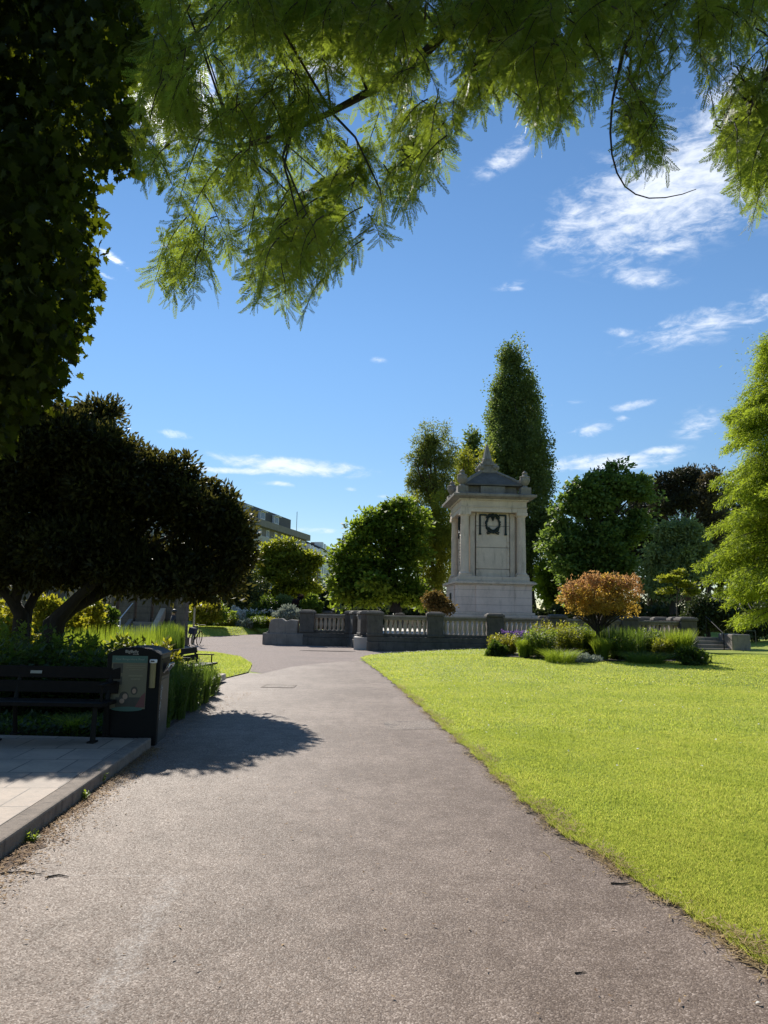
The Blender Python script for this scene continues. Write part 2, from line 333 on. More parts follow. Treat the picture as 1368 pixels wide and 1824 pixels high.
def ground_mats():
    # asphalt with exposed aggregate
    m, t, bs, out, oc = new_mat('worn_asphalt')
    v = t.voro(oc, 125, 'F1', 'Color'); vd = t.voro(oc, 125)
    sx = t.new('ShaderNodeSeparateColor'); t.put(sx.inputs[0], v)
    peb = t.ramp(sx.outputs[0], [(.0, (.125, .094, .075)), (.5, (.195, .152, .122)), (.85, (.26, .208, .17)), (1, (.40, .335, .285))])
    big = t.noise(oc, .55, 5, .6); mid = t.noise(oc, 4.5, 5, .65)
    k = t.math('ADD', t.math('MULTIPLY', big, .5), t.math('MULTIPLY', mid, .45))
    c = t.mix(t.smooth(k, .36, .62), (.78, .74, .72, 1), (1.22, 1.2, 1.2, 1)); c = t.mix(1.0, peb, c, 'MULTIPLY')
    dark = t.smooth(t.noise(oc, 1.3, 7, .72, .8), .62, .78); c = t.mix(t.math('MULTIPLY', dark, .35), c, (.07, .062, .058, 1))
    c = t.mix(t.math('MULTIPLY', t.smooth(t.noise(oc, 22, 4, .6), .64, .72), .4), c, (.05, .045, .042, 1))
    # scuffed pale seam left by an old repair, lichen and grit in it
    for (a_, b_, wd_, k_) in ((G(318, 1560), G(150, 1830), .10, .42), (G(-30, 1560), G(312, 1561), .014, .4)):
        mp = t.new('ShaderNodeMapping', vector_type='TEXTURE'); t.put(mp.inputs[0], oc); d_ = b_ - a_
        mp.inputs['Location'].default_value = ((a_.x + b_.x) / 2, (a_.y + b_.y) / 2, 0); mp.inputs['Rotation'].default_value = (0, 0, math.atan2(d_.y, d_.x)); mp.inputs['Scale'].default_value = (d_.length / 2, wd_, 1)
        s_ = t.new('ShaderNodeSeparateXYZ'); t.put(s_.inputs[0], mp.outputs[0])
        wob = t.math('ADD', s_.outputs[1], t.math('MULTIPLY', t.math('SUBTRACT', t.noise(oc, 7, 5, .7), .5), 4.5))
        mk = t.math('MULTIPLY', t.smooth(t.math('ABSOLUTE', wob), 1.0, .1), t.smooth(t.math('ABSOLUTE', s_.outputs[0]), 1.05, .9))
        c = t.mix(t.math('MULTIPLY', t.math('MULTIPLY', mk, t.smooth(t.noise(oc, 38, 4, .7), .40, .62)), k_), c, (.46, .43, .40, 1))
        c = t.mix(t.math('MULTIPLY', t.math('MULTIPLY', mk, t.smooth(t.noise(oc, 27, 3, .7), .60, .68)), k_), c, (.05, .043, .038, 1))
    t.put(bs.inputs['Base Color'], c); t.put(bs.inputs['Roughness'], t.ramp(sx.outputs[1], [(0, (.5,) * 3), (1, (.8,) * 3)])); bs.inputs['Specular IOR Level'].default_value = .13
    h = t.math('ADD', t.math('MULTIPLY', t.math('SUBTRACT', 1, vd), .7), t.math('MULTIPLY', t.noise(oc, 40, 4, .6), .5)); bump(t, bs, h, .4, .007)
    M['asphalt'] = m
    # older smoother patch
    m, t, bs, out, oc = new_mat('patched_asphalt')
    v = t.voro(oc, 130, 'F1', 'Color'); sx = t.new('ShaderNodeSeparateColor'); t.put(sx.inputs[0], v)
    peb = t.ramp(sx.outputs[0], [(.0, (.11, .082, .066)), (.6, (.235, .185, .15)), (1, (.46, .39, .33))])
    c = t.mix(t.smooth(t.noise(oc, 2.2, 6, .65), .5, .75), peb, (.07, .058, .05, 1))
    t.put(bs.inputs['Base Color'], c); bs.inputs['Roughness'].default_value = .7; bs.inputs['Specular IOR Level'].default_value = .15; bump(t, bs, t.voro(oc, 130), .6, .008); M['asphalt_patch'] = m
    # pale pinkish plaza dressing
    m, t, bs, out, oc = new_mat('pale_gravel_dressing')
    v = t.voro(oc, 60, 'F1', 'Color'); sx = t.new('ShaderNodeSeparateColor'); t.put(sx.inputs[0], v)
    peb = t.ramp(sx.outputs[0], [(.0, (.16, .125, .108)), (.6, (.27, .215, .19)), (1, (.40, .335, .30))])
    c = t.mix(t.math('MULTIPLY', t.smooth(t.noise(oc, .5, 6, .65), .45, .7), .45), peb, (.19, .165, .15, 1))
    t.put(bs.inputs['Base Color'], c); bs.inputs['Roughness'].default_value = .85; bs.inputs['Specular IOR Level'].default_value = .08; bump(t, bs, t.noise(oc, 25, 5, .6), .3, .012); M['plaza'] = m
    # lawn ground under the blades
    m, t, bs, out, oc = new_mat('mown_lawn')
    mp = t.new('ShaderNodeMapping'); t.put(mp.inputs[0], oc); mp.inputs['Scale'].default_value = (1, 1, 1)
    a = t.noise(oc, .45, 5, .65); b = t.noise(oc, 5, 5, .7); cfn = t.noise(oc, 55, 3, .7)
    f = t.math('ADD', t.math('ADD', t.math('MULTIPLY', a, .5), t.math('MULTIPLY', b, .28)), t.math('MULTIPLY', cfn, .22))
    c = t.ramp(f, [(.36, (.13, .19, .025)), (.50, (.27, .315, .045)), (.66, (.44, .45, .085))])
    t.put(bs.inputs['Base Color'], c); bs.inputs['Roughness'].default_value = .8; bs.inputs['Specular IOR Level'].default_value = .2
    bump(t, bs, t.math('ADD', cfn, b), .6, .03); M['lawn'] = m
    # stone flags with joints
    m, t, bs, out, oc = new_mat('worn_paving_slabs')
    mp = t.new('ShaderNodeMapping'); t.put(mp.inputs[0], oc); mp.inputs['Rotation'].default_value = (0, 0, math.radians(-4.5))
    br = t.new('ShaderNodeTexBrick'); t.put(br.inputs['Vector'], mp.outputs[0]); br.inputs['Scale'].default_value = 1; br.inputs['Mortar Size'].default_value = .008
    br.inputs['Brick Width'].default_value = .45; br.inputs['Row Height'].default_value = .6; br.offset = .5
    br.inputs['Color1'].default_value = (.43, .33, .25, 1); br.inputs['Color2'].default_value = (.33, .25, .195, 1); br.inputs['Mortar'].default_value = (.08, .068, .058, 1)
    c = t.mix(t.math('MULTIPLY', t.smooth(t.noise(oc, 2.2, 8, .75), .40, .66), .8), br.outputs[0], (.25, .20, .16, 1))
    t.put(bs.inputs['Base Color'], c); bs.inputs['Roughness'].default_value = .75
    bump(t, bs, t.math('SUBTRACT', t.noise(oc, 40, 5, .6), t.math('MULTIPLY', br.outputs['Fac'], 2.5)), .4, .012); M['slabs'] = m
    M['kerb'] = stone('kerb_concrete', (.27, .215, .172), (.16, .13, .106), (.06, .05, .042), 7, .75)
    M['terrace'] = plain('pale_terrace_paving', (.62, .58, .54), (.5, .46, .42), .7, 2, 0, .2)
ground_mats()

# ------------------------------------------------------------------ the ground
edge_px = [(1368, 1718), (1300, 1678), (1240, 1640), (1180, 1598), (1130, 1562), (1065, 1522), (1000, 1482), (950, 1440), (905, 1400), (870, 1366), (840, 1338), (790, 1295), (750, 1258), (712, 1225), (678, 1198), (652, 1180), (643, 1172)]
edge = [G(*p) for p in edge_px]
EY = np.array([-6.0] + [p.y for p in edge] + [29.3, 31.3, 32.4]); 
slope0 = (edge[1].x - edge[0].x) / (edge[1].y - edge[0].y)
EX = np.array([edge[0].x + slope0 * .55 * (-6 - edge[0].y)] + [p.x for p in edge] + [-.55, .4, 1.3])
def XL(y):
    y = np.asarray(y, float); return np.interp(y, EY, EX) + .022 * np.sin(6.3 * y + .5 * np.sin(2.1 * y)) + .016 * np.sin(17.3 * y + 1) + .010 * np.sin(43 * y + 2 * np.sin(9 * y))
def sstep(a, b, x):
    t = np.clip((x - a) / (b - a), 0, 1); return t * t * (3 - 2 * t)
def lawn_h(x, y):
    d = x - np.where(np.asarray(y) > 32.4, 10, XL(y))
    h = .012 + .025 * sstep(0, .25, d) + .19 * sstep(17, 26, y) * sstep(0, 3.5, d) + .55 * sstep(15, 26, x) * sstep(30, 42, y) + .02 * np.sin(x * .9 + y * .5) * sstep(1, 4, d)
    return h

tag(poly_sheet('ground', [(-900, -300), (900, -300), (900, 1600), (-900, 1600)], 0.0, M['lawn']), kind='structure')
isl_px = [(292, 1160), (330, 1160), (380, 1163), (428, 1171), (449, 1184), (442, 1199), (402, 1209), (360, 1212), (300, 1215)]
isl = [G(*p) for p in isl_px]
bound = [G(*p) for p in [(446, 1196), (468, 1200), (520, 1188), (580, 1181), (640, 1176)]]
kerb_near, kerb_far = Vector((-2.339, 3.0, 0)), Vector((-2.752, 8.888, 0))
path_pts = [(-2.0, -6), (-2.2, 0)] + [(kerb_near.x, 3.0), (kerb_far.x, kerb_far.y)] + [(-3.2, 9.0), (-3.2, 10.2), (-3.3, 12.1), (-3.6, 15.5)] + [(p.x, p.y) for p in isl[::-1][1:4]] + [(p.x, p.y) for p in bound[1:]]
rgt = [(EX[i] + .12, EY[i]) for i in range(len(EY)) if EY[i] <= bound[-1].y - .05][::-1]
path_pts += rgt
tag(poly_sheet('path', path_pts, .004, M['asphalt']), kind='structure')
bk = [G(*p) for p in [(300, 1138), (400, 1133), (492, 1128)]]
plaza_pts = [(p.x, p.y) for p in bound[::-1]] + [(p.x, p.y) for p in isl[::-1][4:]] + [(-14, isl[0].y), (-14, bk[0].y)] + [(p.x, p.y) for p in bk] + [(-5, 58), (2, 58), (2, 32.4)] + [(EX[-1] + .3, 32.4), (EX[-2] + .2, 31.3), (EX[-3] + .15, 29.3), (-.7, 27.2)]
tag(poly_sheet('plaza', plaza_pts, .004, M['plaza']), kind='structure')
# older repairs let into the asphalt
pp = [G(*p) for p in [(-60, 1560), (308, 1562), (285, 1640), (215, 1720), (175, 1824), (120, 1900), (-200, 1900)]]
jag = []
for i in range(len(pp)):
    a, b = pp[i], pp[(i + 1) % len(pp)]
    for k in range(8):
        q = a.lerp(b, k / 8); jag.append((q.x + random.uniform(-.012, .012), q.y + random.uniform(-.012, .012)))
for pl in ([(682, 1286), (768, 1284), (786, 1299), (690, 1301)],):
    q = [G(*p) for p in pl]; tag(poly_sheet('path_patch', [(v.x, v.y) for v in q], .0065, M['asphalt_patch']), kind='structure')
tag(poly_sheet('lawn_island', [(p.x, p.y) for p in isl], .03, M['lawn']), kind='structure')
tag(poly_sheet('bed_soil', [(-14, 9.06), (-3.1, 9.06), (-2.98, 10.2), (-3.1, 12.1), (-3.4, 15.5), (-4.4, 16.6), (-5.3, 19.5), (-6.0, 26), (-14, 26)], .036, M['soil']), kind='structure')

# the big lawn, gently rising to the flower bed
rows = np.concatenate([np.linspace(-6, 16, 60), np.linspace(16.3, 32.4, 60), np.linspace(32.41, 60, 30)]); us = np.linspace(0, 1, 70) ** 1.7
V = []
for y in rows:
    x0 = float(XL(y)) if y <= 32.4 else 14.9
    x0 += .02 * math.sin(y * 7) + .015 * math.sin(y * 17.3) if y <= 32.4 else 0
    xs = x0 + us * (60 - x0); V.append(np.stack([xs, np.full_like(xs, y), lawn_h(xs, np.full_like(xs, y))], 1))
V = np.concatenate(V); nx = len(us); ii, jj = np.meshgrid(np.arange(len(rows) - 1), np.arange(nx - 1), indexing='ij'); a = (ii * nx + jj).ravel()
tag(np_mesh('lawn', V, np.stack([a, a + 1, a + nx + 1, a + nx], 1), M['lawn'], smooth=True), kind='structure')
# far grass bank behind the plaza
bz = [(-15, 49.5), (-8.5, 50.5), (-7.0, 53)]
V = []; rr = np.linspace(0, 1, 12)
for xx in np.linspace(-30, -5.2, 26):
    y0 = float(np.interp(xx, [-30, bk[0].x, bk[1].x, bk[2].x, -5.2], [45, bk[0].y, bk[1].y, bk[2].y, bk[2].y + .6]))
    for r in rr: V.append((xx, y0 + r * 9, .02 + .5 * float(sstep(0, .55, r))))
a = (np.arange(25)[:, None] * 12 + np.arange(11)[None]).ravel()
tag(np_mesh('grass_bank', V, np.stack([a, a + 12, a + 13, a + 1], 1), M['lawn'], smooth=True), kind='structure')
def bank_z(y): return .5

# raised paved platform with concrete kerb
kd = (kerb_far - kerb_near).normalized(); kn = Vector((-kd.y, kd.x, 0))
k0 = kerb_near - kd * 6.0
kw = .17
mb = MB(); mb.prism([(k0.x, k0.y), (kerb_far.x, kerb_far.y), (kerb_far.x + kn.x * kw, kerb_far.y + kn.y * kw), (k0.x + kn.x * kw, k0.y + kn.y * kw)], -.05, .125, 'xy')
tag(mb.build('kerb', M['kerb'], bevel=.018), kind='structure')
mb = MB(); e = .004
mb.prism([(k0.x + kn.x * (kw + e), k0.y + kn.y * (kw + e)), (kerb_far.x + kn.x * (kw + e), kerb_far.y + kn.y * (kw + e)), (-9, 9.02), (-9, -4)], -.05, .118, 'xy')
tag(mb.build('pavement', M['slabs']), kind='structure')

# ------------------------------------------------------------------ balustrades
def baluster_mesh():
    mb = MB()
    mb.lathe([(.075, 0), (.075, .05), (.055, .07), (.07, .16), (.098, .28), (.092, .36), (.062, .52), (.055, .57), (.075, .60), (.075, .65)], n=8, off=.5)
    return mb
def post_mb(wd, h0, h1):
    mb = MB(); d = wd
    mb.box((0, 0, (h0 + h1 - .16) / 2), (wd, d, h1 - .16 - h0)); mb.box((0, 0, h1 - .10), (wd + .10, d + .10, .12)); mb.lathe([(wd * .72, h1 - .04), (wd * .62, h1 + .015), (wd * .3, h1 + .03)], n=4, off=.5)
    mb.box((0, 0, h0 + .06), (wd + .06, d + .06, .12)); return mb
def balustrade(label, p0, p1, posts, pw=.74, plinth=.66, top=1.62, ptop=1.80, skip_ends=False, wing=None, pitch=.205, balus=True):
    p0, p1 = Vector(p0), Vector(p1); L = (p1 - p0).length; rz = math.atan2((p1 - p0).y, (p1 - p0).x)
    t = thing('balustrade', label, 'balustrade', (p0.x, p0.y, p0.z), rz)
    mb = MB(); mb.box((L / 2, 0, plinth * .32), (L + pw, pw + .16, plinth * .64)); mb.box((L / 2, 0, plinth * .82 - .002), (L + pw - .03, pw + .02, plinth * .36 - .004))
    mb.build('plinth', M['darkstone'], t, bevel=.025)
    pm = None
    for u in posts:
        o = post_mb(pw, plinth, ptop).build('post', M['darkstone'], t, bevel=.03) if pm is None else pm.copy()
        if pm is None: pm = o
        else: col.objects.link(o)
        o.location = (u, 0, 0)
    bal = None
    for a, b in zip(posts[:-1], posts[1:]):
        a2, b2 = a + pw / 2 + .004, b - pw / 2 - .004
        mb = MB(); mb.box(((a2 + b2) / 2, 0, plinth + .07), (b2 - a2, .36, .13)); mb.build('bottom_rail', M['darkstone'], t, bevel=.02)
        mb = MB(); mb.box(((a2 + b2) / 2, 0, top - .145), (b2 - a2, .30, .10)); mb.box(((a2 + b2) / 2, 0, top - .045), (b2 - a2, .42, .095)); mb.build('top_rail', M['railstone'], t, bevel=.02)
        n = max(2, int((b2 - a2) / pitch))
        for k in range(n if balus else 0):
            if bal is None: o = bal = baluster_mesh().build('baluster', M['balstone'], t, smooth=True)
            else: o = bal.copy(); col.objects.link(o)
            o.location = (a2 + (b2 - a2) * (k + .5) / n, 0, plinth + .135); o.scale = (1, 1, (top - .195 - plinth - .135) / .65)
    return t
YF = 33.5
fx = [P(px, 1120, YF).x for px in (668, 775, 881, 992, 1119, 1222)]
balustrade('long front stone balustrade of six blackened posts, before the monument and behind the flower bed', (fx[0], YF, 0), (fx[-1], YF, 0), [x - fx[0] for x in fx])
balustrade('short stone balustrade running back from the front corner post beside the plaza', (fx[0] - .35, YF + 1.02, 0), (-1.28, YF + 3.6, 0), [.35, 2.35], balus=True)
tb = balustrade('left hand stone balustrade of one bay with a low broken wing wall', (-4.0, YF + 4.2, 0), (-1.38, YF + 4.2, 0), [.1, 2.45])
mb = MB(); mb.prism([(-2.05, 0), (-.36, 0), (-.36, 1.28), (-.75, 1.30), (-1.0, 1.22), (-1.2, 1.36), (-1.66, 1.33), (-1.8, 1.2), (-1.88, .7), (-2.05, .6)], -.36, .36); mb.box((-1.1, 0, .3), (2.1, .92, .6)); mb.build('wing_wall', M['oldstone'], tb, bevel=.04)
balustrade('far stone balustrade closing the terrace behind the monument', (-4.5, 60, 0), (22.5, 60, 0), [0, 3, 6, 9, 12, 15, 18, 21, 24, 27], pitch=.4)
balustrade('stone balustrade on the right side of the terrace, running back from the last front post', (fx[-1] + .1, YF + 1.0, 0), (fx[-1] + 1.6, YF + 12, 0), [.3, 3.7, 7.1, 10.6], pitch=.28)
mb = MB(); mb.box((6.2, 46.8, .29), (15.0, 25.8, .58)); tag(mb.build('terrace', M['terrace']), kind='structure')

# ------------------------------------------------------------------ monument
def monument():
    t = thing('war_memorial', 'tall pale stone memorial tower with corner columns, pyramid roof, urns and dark wreath', 'monument', (6.5, 44.3, .59), math.radians(3.4))
    L = lambda pz: pz - .59
    S, SC = M['limestone'], M['limestone_courses']
    mb = MB()
    for z0, z1, hw in ((0, L(1.25), 2.75), (L(1.25), L(1.62), 2.62), (L(1.62), L(1.78), 2.48), (L(1.78), L(1.92), 2.36)): mb.box((0, 0, (z0 + z1) / 2), (hw * 2, hw * 2, z1 - z0))
    mb.build('step_base', S, t, bevel=.03)
    mb = MB(); mb.box((0, 0, (L(1.92) + L(3.5)) / 2), (4.44, 4.44, L(3.5) - L(1.92)))
    mb.box((0, 0, (L(1.92) + L(3.5)) / 2), (2.3, 4.56, L(3.5) - L(1.92) - .004)); mb.box((0, 0, (L(1.92) + L(3.5)) / 2), (4.56, 2.3, L(3.5) - L(1.92) - .008)); mb.build('pedestal', SC, t, bevel=.02)
    mb = MB()
    for z0, z1, hw in ((3.5, 3.58, 2.30), (3.58, 3.70, 2.44), (3.70, 3.76, 2.34)): mb.box((0, 0, (L(z0) + L(z1)) / 2), (hw * 2, hw * 2, z1 - z0))
    mb.build('pedestal_cornice', S, t, bevel=.02)
    mb = MB(); mb.box((0, 0, (L(3.76) + L(4.02)) / 2), (4.24, 4.24, .26)); mb.build('column_plinth', S, t, bevel=.025)
    mb = MB(); mb.box((0, 0, (L(4.02) + L(7.9)) / 2), (2.7, 2.7, 3.88)); mb.build('core', S, t)
    for k in range(4):
        rot = (0, 0, k * math.pi / 2)
        mb = MB(); mb.box((0, -1.45, (L(4.02) + L(7.9)) / 2), (1.98, .36, 3.87))
        for q in range(9):   # raised quoins on both edges
            z = L(4.25) + q * .41
            for sx in (-1, 1): mb.box((sx * .93, -1.645, z), (.16, .05, .36))
        mb.box((0, -1.642, L(4.12)), (.62, .05, .2)); mb.build('panel', M['limestone_panel'], t, bevel=.012, rot=rot)
        for q in (-1, 1):
            mb = MB(); mb.box((q * 1.22, -1.42, (L(4.02) + L(7.9)) / 2), (.30, .3, 3.87)); mb.box((q * 1.22, -1.43, L(7.8)), (.36, .36, .14)); mb.box((q * 1.22, -1.43, L(4.1)), (.36, .36, .15))
            mb.build('pilaster', S, t, bevel=.012, rot=rot)
        mb = MB(); cx, cy = -1.72, -1.72
        mb.box((cx, cy, L(4.02) + .06), (.72, .72, .12)); mb.lathe([(.34, .12), (.36, .17), (.34, .22), (.29, .25), (.272, .35), (.275, 1.2), (.262, 2.4), (.24, 3.5), (.255, 3.53), (.245, 3.58), (.30, 3.66), (.31, 3.70)], (cx, cy, L(4.02)), 24); mb.box((cx, cy, L(4.02) + 3.79), (.66, .66, .18))
        mb.build('column', S, t, smooth=True, rot=rot)
    mb = MB()
    for z0, z1, hw in ((7.9, 8.16, 2.02), (8.16, 8.22, 2.06), (8.22, 8.60, 2.0), (8.60, 8.68, 2.1)): mb.box((0, 0, (L(z0) + L(z1)) / 2), (hw * 2, hw * 2, z1 - z0))
    mb.build('entablature', S, t, bevel=.015)
    mb = MB(); mb.lathe([(2.1 * 1.414, L(8.68)), (2.25 * 1.414, L(8.75)), (2.5 * 1.414, L(8.80)), (2.52 * 1.414, L(8.93)), (2.3 * 1.414, L(9.0))], n=4, off=.5); mb.build('cornice', M['oldstone'], t)
    mb = MB(); mb.box((0, 0, (L(8.99) + L(9.55)) / 2), (3.0, 3.0, .56))
    for k in range(4):
        a = k * math.pi / 2; c, s = math.cos(a), math.sin(a)
        mb.box((-s * -1.62, c * -1.62, L(9.27)), (1.5, .3, .52), a)
    mb.build('attic', M['oldstone'], t, bevel=.02)
    mb = MB(); mb.lathe([(1.86 * 1.414, L(9.56)), (1.84 * 1.414, L(9.64)), (1.25 * 1.414, L(10.1)), (.5 * 1.414, L(10.62))], n=4, off=.5); rf = mb.build('roof', M['roofstone'], t)
    for k in range(4):
        a = math.pi / 4 + k * math.pi / 2; c, s = math.cos(a), math.sin(a)
        mb = MB(); mb.tube([(c * 2.58, s * 2.58, L(9.62)), (c * 1.76, s * 1.76, L(10.12)), (c * .72, s * .72, L(10.64))], .11, 6); mb.build('hip_ridge', M['oldstone'], rf)
    mb = MB(); mb.box((0, 0, L(10.75)), (1.1, 1.1, .28)); mb.box((0, 0, L(10.98)), (.94, .94, .26)); mb.box((0, 0, L(11.15)), (1.08, 1.08, .1))
    for k in range(4):
        a = k * math.pi / 2; c, s = math.cos(a), math.sin(a)
        for d in (-.42, .42): mb.ball((c * d - s * -.54, s * d + c * -.54, L(10.95)), .17, 8, 6)
    mb.box((0, 0, L(11.28)), (.74, .74, .18)); mb.box((0, 0, L(11.45)), (.58, .58, .18)); mb.lathe([(.36, L(11.54)), (.30, L(11.62)), (.17, L(12.15)), (.05, L(12.52)), (.02, L(12.58))], n=8); mb.build('finial', M['oldstone'], t, bevel=.015)
    for k in range(4):
        a = math.pi / 4 + k * math.pi / 2; mb = MB(); r = 2.72
        c = (r * math.cos(a), r * math.sin(a), L(8.99))
        mb.box((c[0], c[1], c[2] + .22), (.62, .62, .44), 0); mb.lathe([(.24, .44), (.17, .5), (.12, .58), (.2, .66), (.3, .84), (.32, .98), (.28, 1.06), (.32, 1.1), (.3, 1.14), (.16, 1.2), (.14, 1.3), (.18, 1.36), (.08, 1.44), (.03, 1.5)], c, 16); mb.build('urn', M['oldstone'], t, smooth=True)
    # bronze brackets and wreaths on the front and left faces
    for rot in ((0, 0, 0), (0, 0, -math.pi / 2)):
        y = -1.68; zt = L(7.80); zb = L(6.62)
        for s in (-1, 1):
            mb = MB(); mb.box((s * .78, y, (zt + zb) / 2), (.10, .07, zt - zb)); mb.box((s * .58, y + .002, zt - .04), (.40, .066, .10)); mb.box((s * .78, y, zb - .03), (.15, .09, .10)); mb.build('bracket', M['bronze'], t, rot=rot, bevel=.01)
        mb = MB(); pts = []
        for k in range(28):
            a = 2 * math.pi * k / 28; pts.append((.40 * math.sin(a), y - .02, L(7.22) + .52 * math.cos(a)))
        mb.tube(pts, .055, 6, True); rr = random.Random(3)
        for k in range(46):
            a = 2 * math.pi * k / 46; q = (.40 + rr.uniform(-.05, .05)); lx, lz = q * math.sin(a), (q + .12) * math.cos(a)
            mb.ball((lx, y - .03, L(7.22) + lz), .065, 6, 4, .8, .6)
        for s in (-1, 1):
            mb.tube([(0, y - .03, L(6.74)), (s * .16, y - .03, L(6.66)), (s * .34, y - .03, L(6.60)), (s * .38, y - .03, L(6.70)), (s * .27, y - .03, L(6.74))], .04, 6)
            mb.tube([(0, y - .04, L(7.72)), (s * .2, y - .04, L(7.80)), (s * .36, y - .04, L(7.68)), (s * .40, y - .04, L(7.55))], .05, 6)
            mb.tube([(s * .30, y - .03, L(7.0)), (s * .16, y - .03, L(6.86)), (0, y - .03, L(6.78))], .07, 6)
        mb.ball((0, y - .04, L(7.72)), .14, 8, 6); mb.lathe([(.13, 0), (.08, -.12), (.02, -.24)], (0, y - .03, L(7.62)), 6); mb.build('wreath', M['bronze'], t, rot=rot)
    mb = MB(); mb.box((0, -1.665, L(5.55)), (.75, .05, 1.5)); pl = mb.build('inscription_plate', M['bronze'], t, rot=(0, 0, -math.pi / 2))
    mb = MB()
    for q in range(8): mb.box((0, -1.694, L(6.2) - q * .185), (.56 - .1 * (q % 3), .012, .085))
    mb.build('lettering', M['limestone'], pl); pl.children[0].rotation_euler = (0, 0, 0)
    mb = MB(); mb.box((0, -2.292, L(2.75)), (.6, .03, .62)); mb.build('plaque', M['bronze'], t, rot=(0, 0, -math.pi / 2))
monument()

# ------------------------------------------------------------------ solar bin with poster
def arch(hw, h, ht, n=14, rc=.05):
    pts = [(-hw, 0), (hw, 0), (hw, h - .06)]
    for k in range(n + 1):
        a = math.pi * k / n; x = hw * math.cos(a); sgn = abs(math.cos(a)); pts.append((x * (.985 if 0 < k < n else 1), h + (ht - h) * (1 - sgn ** 2.6)))
    pts += [(-hw, h - .06)]; return pts
def litter_bin():
    t = thing('litter_bin', 'black solar litter bin with poster panel, at the right end of the bench', 'litter bin', (-3.10, 9.36, 0), math.radians(4.5))
    mb = MB(); mb.prism(arch(.325, 1.10, 1.19), -.345, -.235); mb.build('front_panel', M['black'], t, bevel=.022)
    mb = MB(); mb.prism(arch(.305, 1.085, 1.168), -.234, .33); mb.build('body', M['grey_metal'], t, bevel=.012)
    mb = MB(); mb.prism([(x, z) for x, z in arch(.32, 1.105, 1.185)[3:-1]] + [(-.32, 1.06), (.32, 1.06)][:0] + [(-.30, 1.07), (.30, 1.07)], -.232, .345); mb.build('lid', M['grey_metal'], t, bevel=.01)
    mb = MB(); mb.box((.306, .05, .93), (.012, .42, .22)); mb.build('hopper_recess', M['black'], t)
    mb = MB(); mb.box((.309, .05, .775), (.014, .44, .012)); mb.box((.309, -.185, .9), (.014, .012, .26)); mb.build('hopper_frame', M['grey_metal'], t)
    mb = MB(); mb.tube([(.315, -.08, .86), (.37, -.08, .93), (.385, -.08, .965), (.385, .18, .965), (.37, .18, .93), (.315, .18, .86)], .012, 8); mb.box((.345, .05, .925), (.012, .25, .12), ry=.55); hd = mb.build('hopper_handle', plain('brushed_steel', (.6, .62, .66), (.5, .52, .56), .25, 20, .9, .1), t)
    # ash tube
    mb = MB(); mb.lathe([(.036, .70), (.036, 1.0)], (.245, -.372, 0), 18); tu = mb.build('ash_tube', plain('khaki_metal', (.22, .19, .10), (.18, .155, .08), .4, 8, .2, .05), t, smooth=True)
    mb = MB(); mb.lathe([(.040, 1.0), (.046, 1.01), (.046, 1.035), (.040, 1.045)], (.245, -.372, 0), 18); cp_ = mb.build('cap', M['white_paint'], tu, smooth=True); mb = MB(); mb.box((.245, -.419, 1.024), (.045, .006, .014)); mb.build('slot', M['black'], tu)
    # poster
    paper = plain('poster_paper', (.14, .135, .088), (.12, .115, .075), .5, 3, 0, 0); green = plain('poster_green', (.035, .12, .105), (.03, .10, .09), .45, 3, 0, 0); ink = plain('poster_ink', (.05, .05, .04), (.03, .03, .025), .5, 9, 0, 0)
    mb = MB(); mb.box((-.045, -.347, .76), (.43, .006, .64)); ps = mb.build('poster', paper, t)
    mb = MB(); mb.box((-.045, -.352, 1.04), (.428, .004, .085)); mb.build('poster_header', green, ps)
    mb = MB(); mb.box((-.185, -.352, .93), (.12, .004, .115)); mb.box((-.185, -.352, .78), (.12, .004, .10)); mb.build('poster_photo', ink, ps)
    mb = MB()
    for z, x0, x1 in ((.965, -.08, .15), (.94, -.09, .15), (.915, -.05, .12), (.84, -.05, .12), (.80, -.02, .09)): mb.box(((x0 + x1) / 2, -.352, z), (x1 - x0, .004, .009 if z > .9 else .02))
    mb.build('poster_text', plain('poster_faded_ink', (.20, .19, .12), (.16, .15, .1), .5, 60, 0, 0), ps)
    def disc(mb, x, z, rx, rz, y): mb.add([(x + rx * math.cos(a), y, z + rz * math.sin(a)) for a in [2 * math.pi * k / 16 for k in range(16)]], [tuple(range(16))])
    mb = MB(); disc(mb, .03, .66, .042, .052, -.3515); disc(mb, -.09, .58, .06, .07, -.3512); mb.box((-.03, -.351, .52), (.32, .003, .12)); mb.build('poster_figure', ink, ps)
    mb = MB(); disc(mb, .03, .655, .024, .03, -.3535); disc(mb, -.075, .59, .03, .035, -.3535); disc(mb, -.11, .535, .03, .03, -.3535); mb.build('poster_face', plain('printed_skin', (.34, .24, .18), (.28, .2, .15), .5, 9, 0, 0), ps)
    mb = MB(); mb.add([(.05, -.3538, .462), (.165, -.3538, .462), (.165, -.3538, .64), (.12, -.3538, .60)], [(0, 1, 2, 3)]); mb.build('poster_red_jumper', plain('printed_red', (.15, .05, .05), (.12, .04, .04), .5, 9, 0, 0), ps)
    mb = MB(); disc(mb, -.045, .44, .19, .028, -.3542); mb.build('poster_footer', green, ps)
    def text(s, size, x, z, y, m, nm):
        cu = bpy.data.curves.new(nm, 'FONT'); cu.body = s; cu.size = size; cu.align_x = 'CENTER'; cu.extrude = .001; cu.materials.append(m)
        tmp = bpy.data.objects.new(nm, cu); me = bpy.data.meshes.new_from_object(tmp); bpy.data.objects.remove(tmp); me.name = nm
        o = link_mesh(nm, me, None, t); o.location = (x, y, z); o.rotation_euler = (math.pi / 2, 0, 0)
    silver = plain('silver_lettering', (.42, .42, .42), (.36, .36, .36), .4, 9, .2, 0)
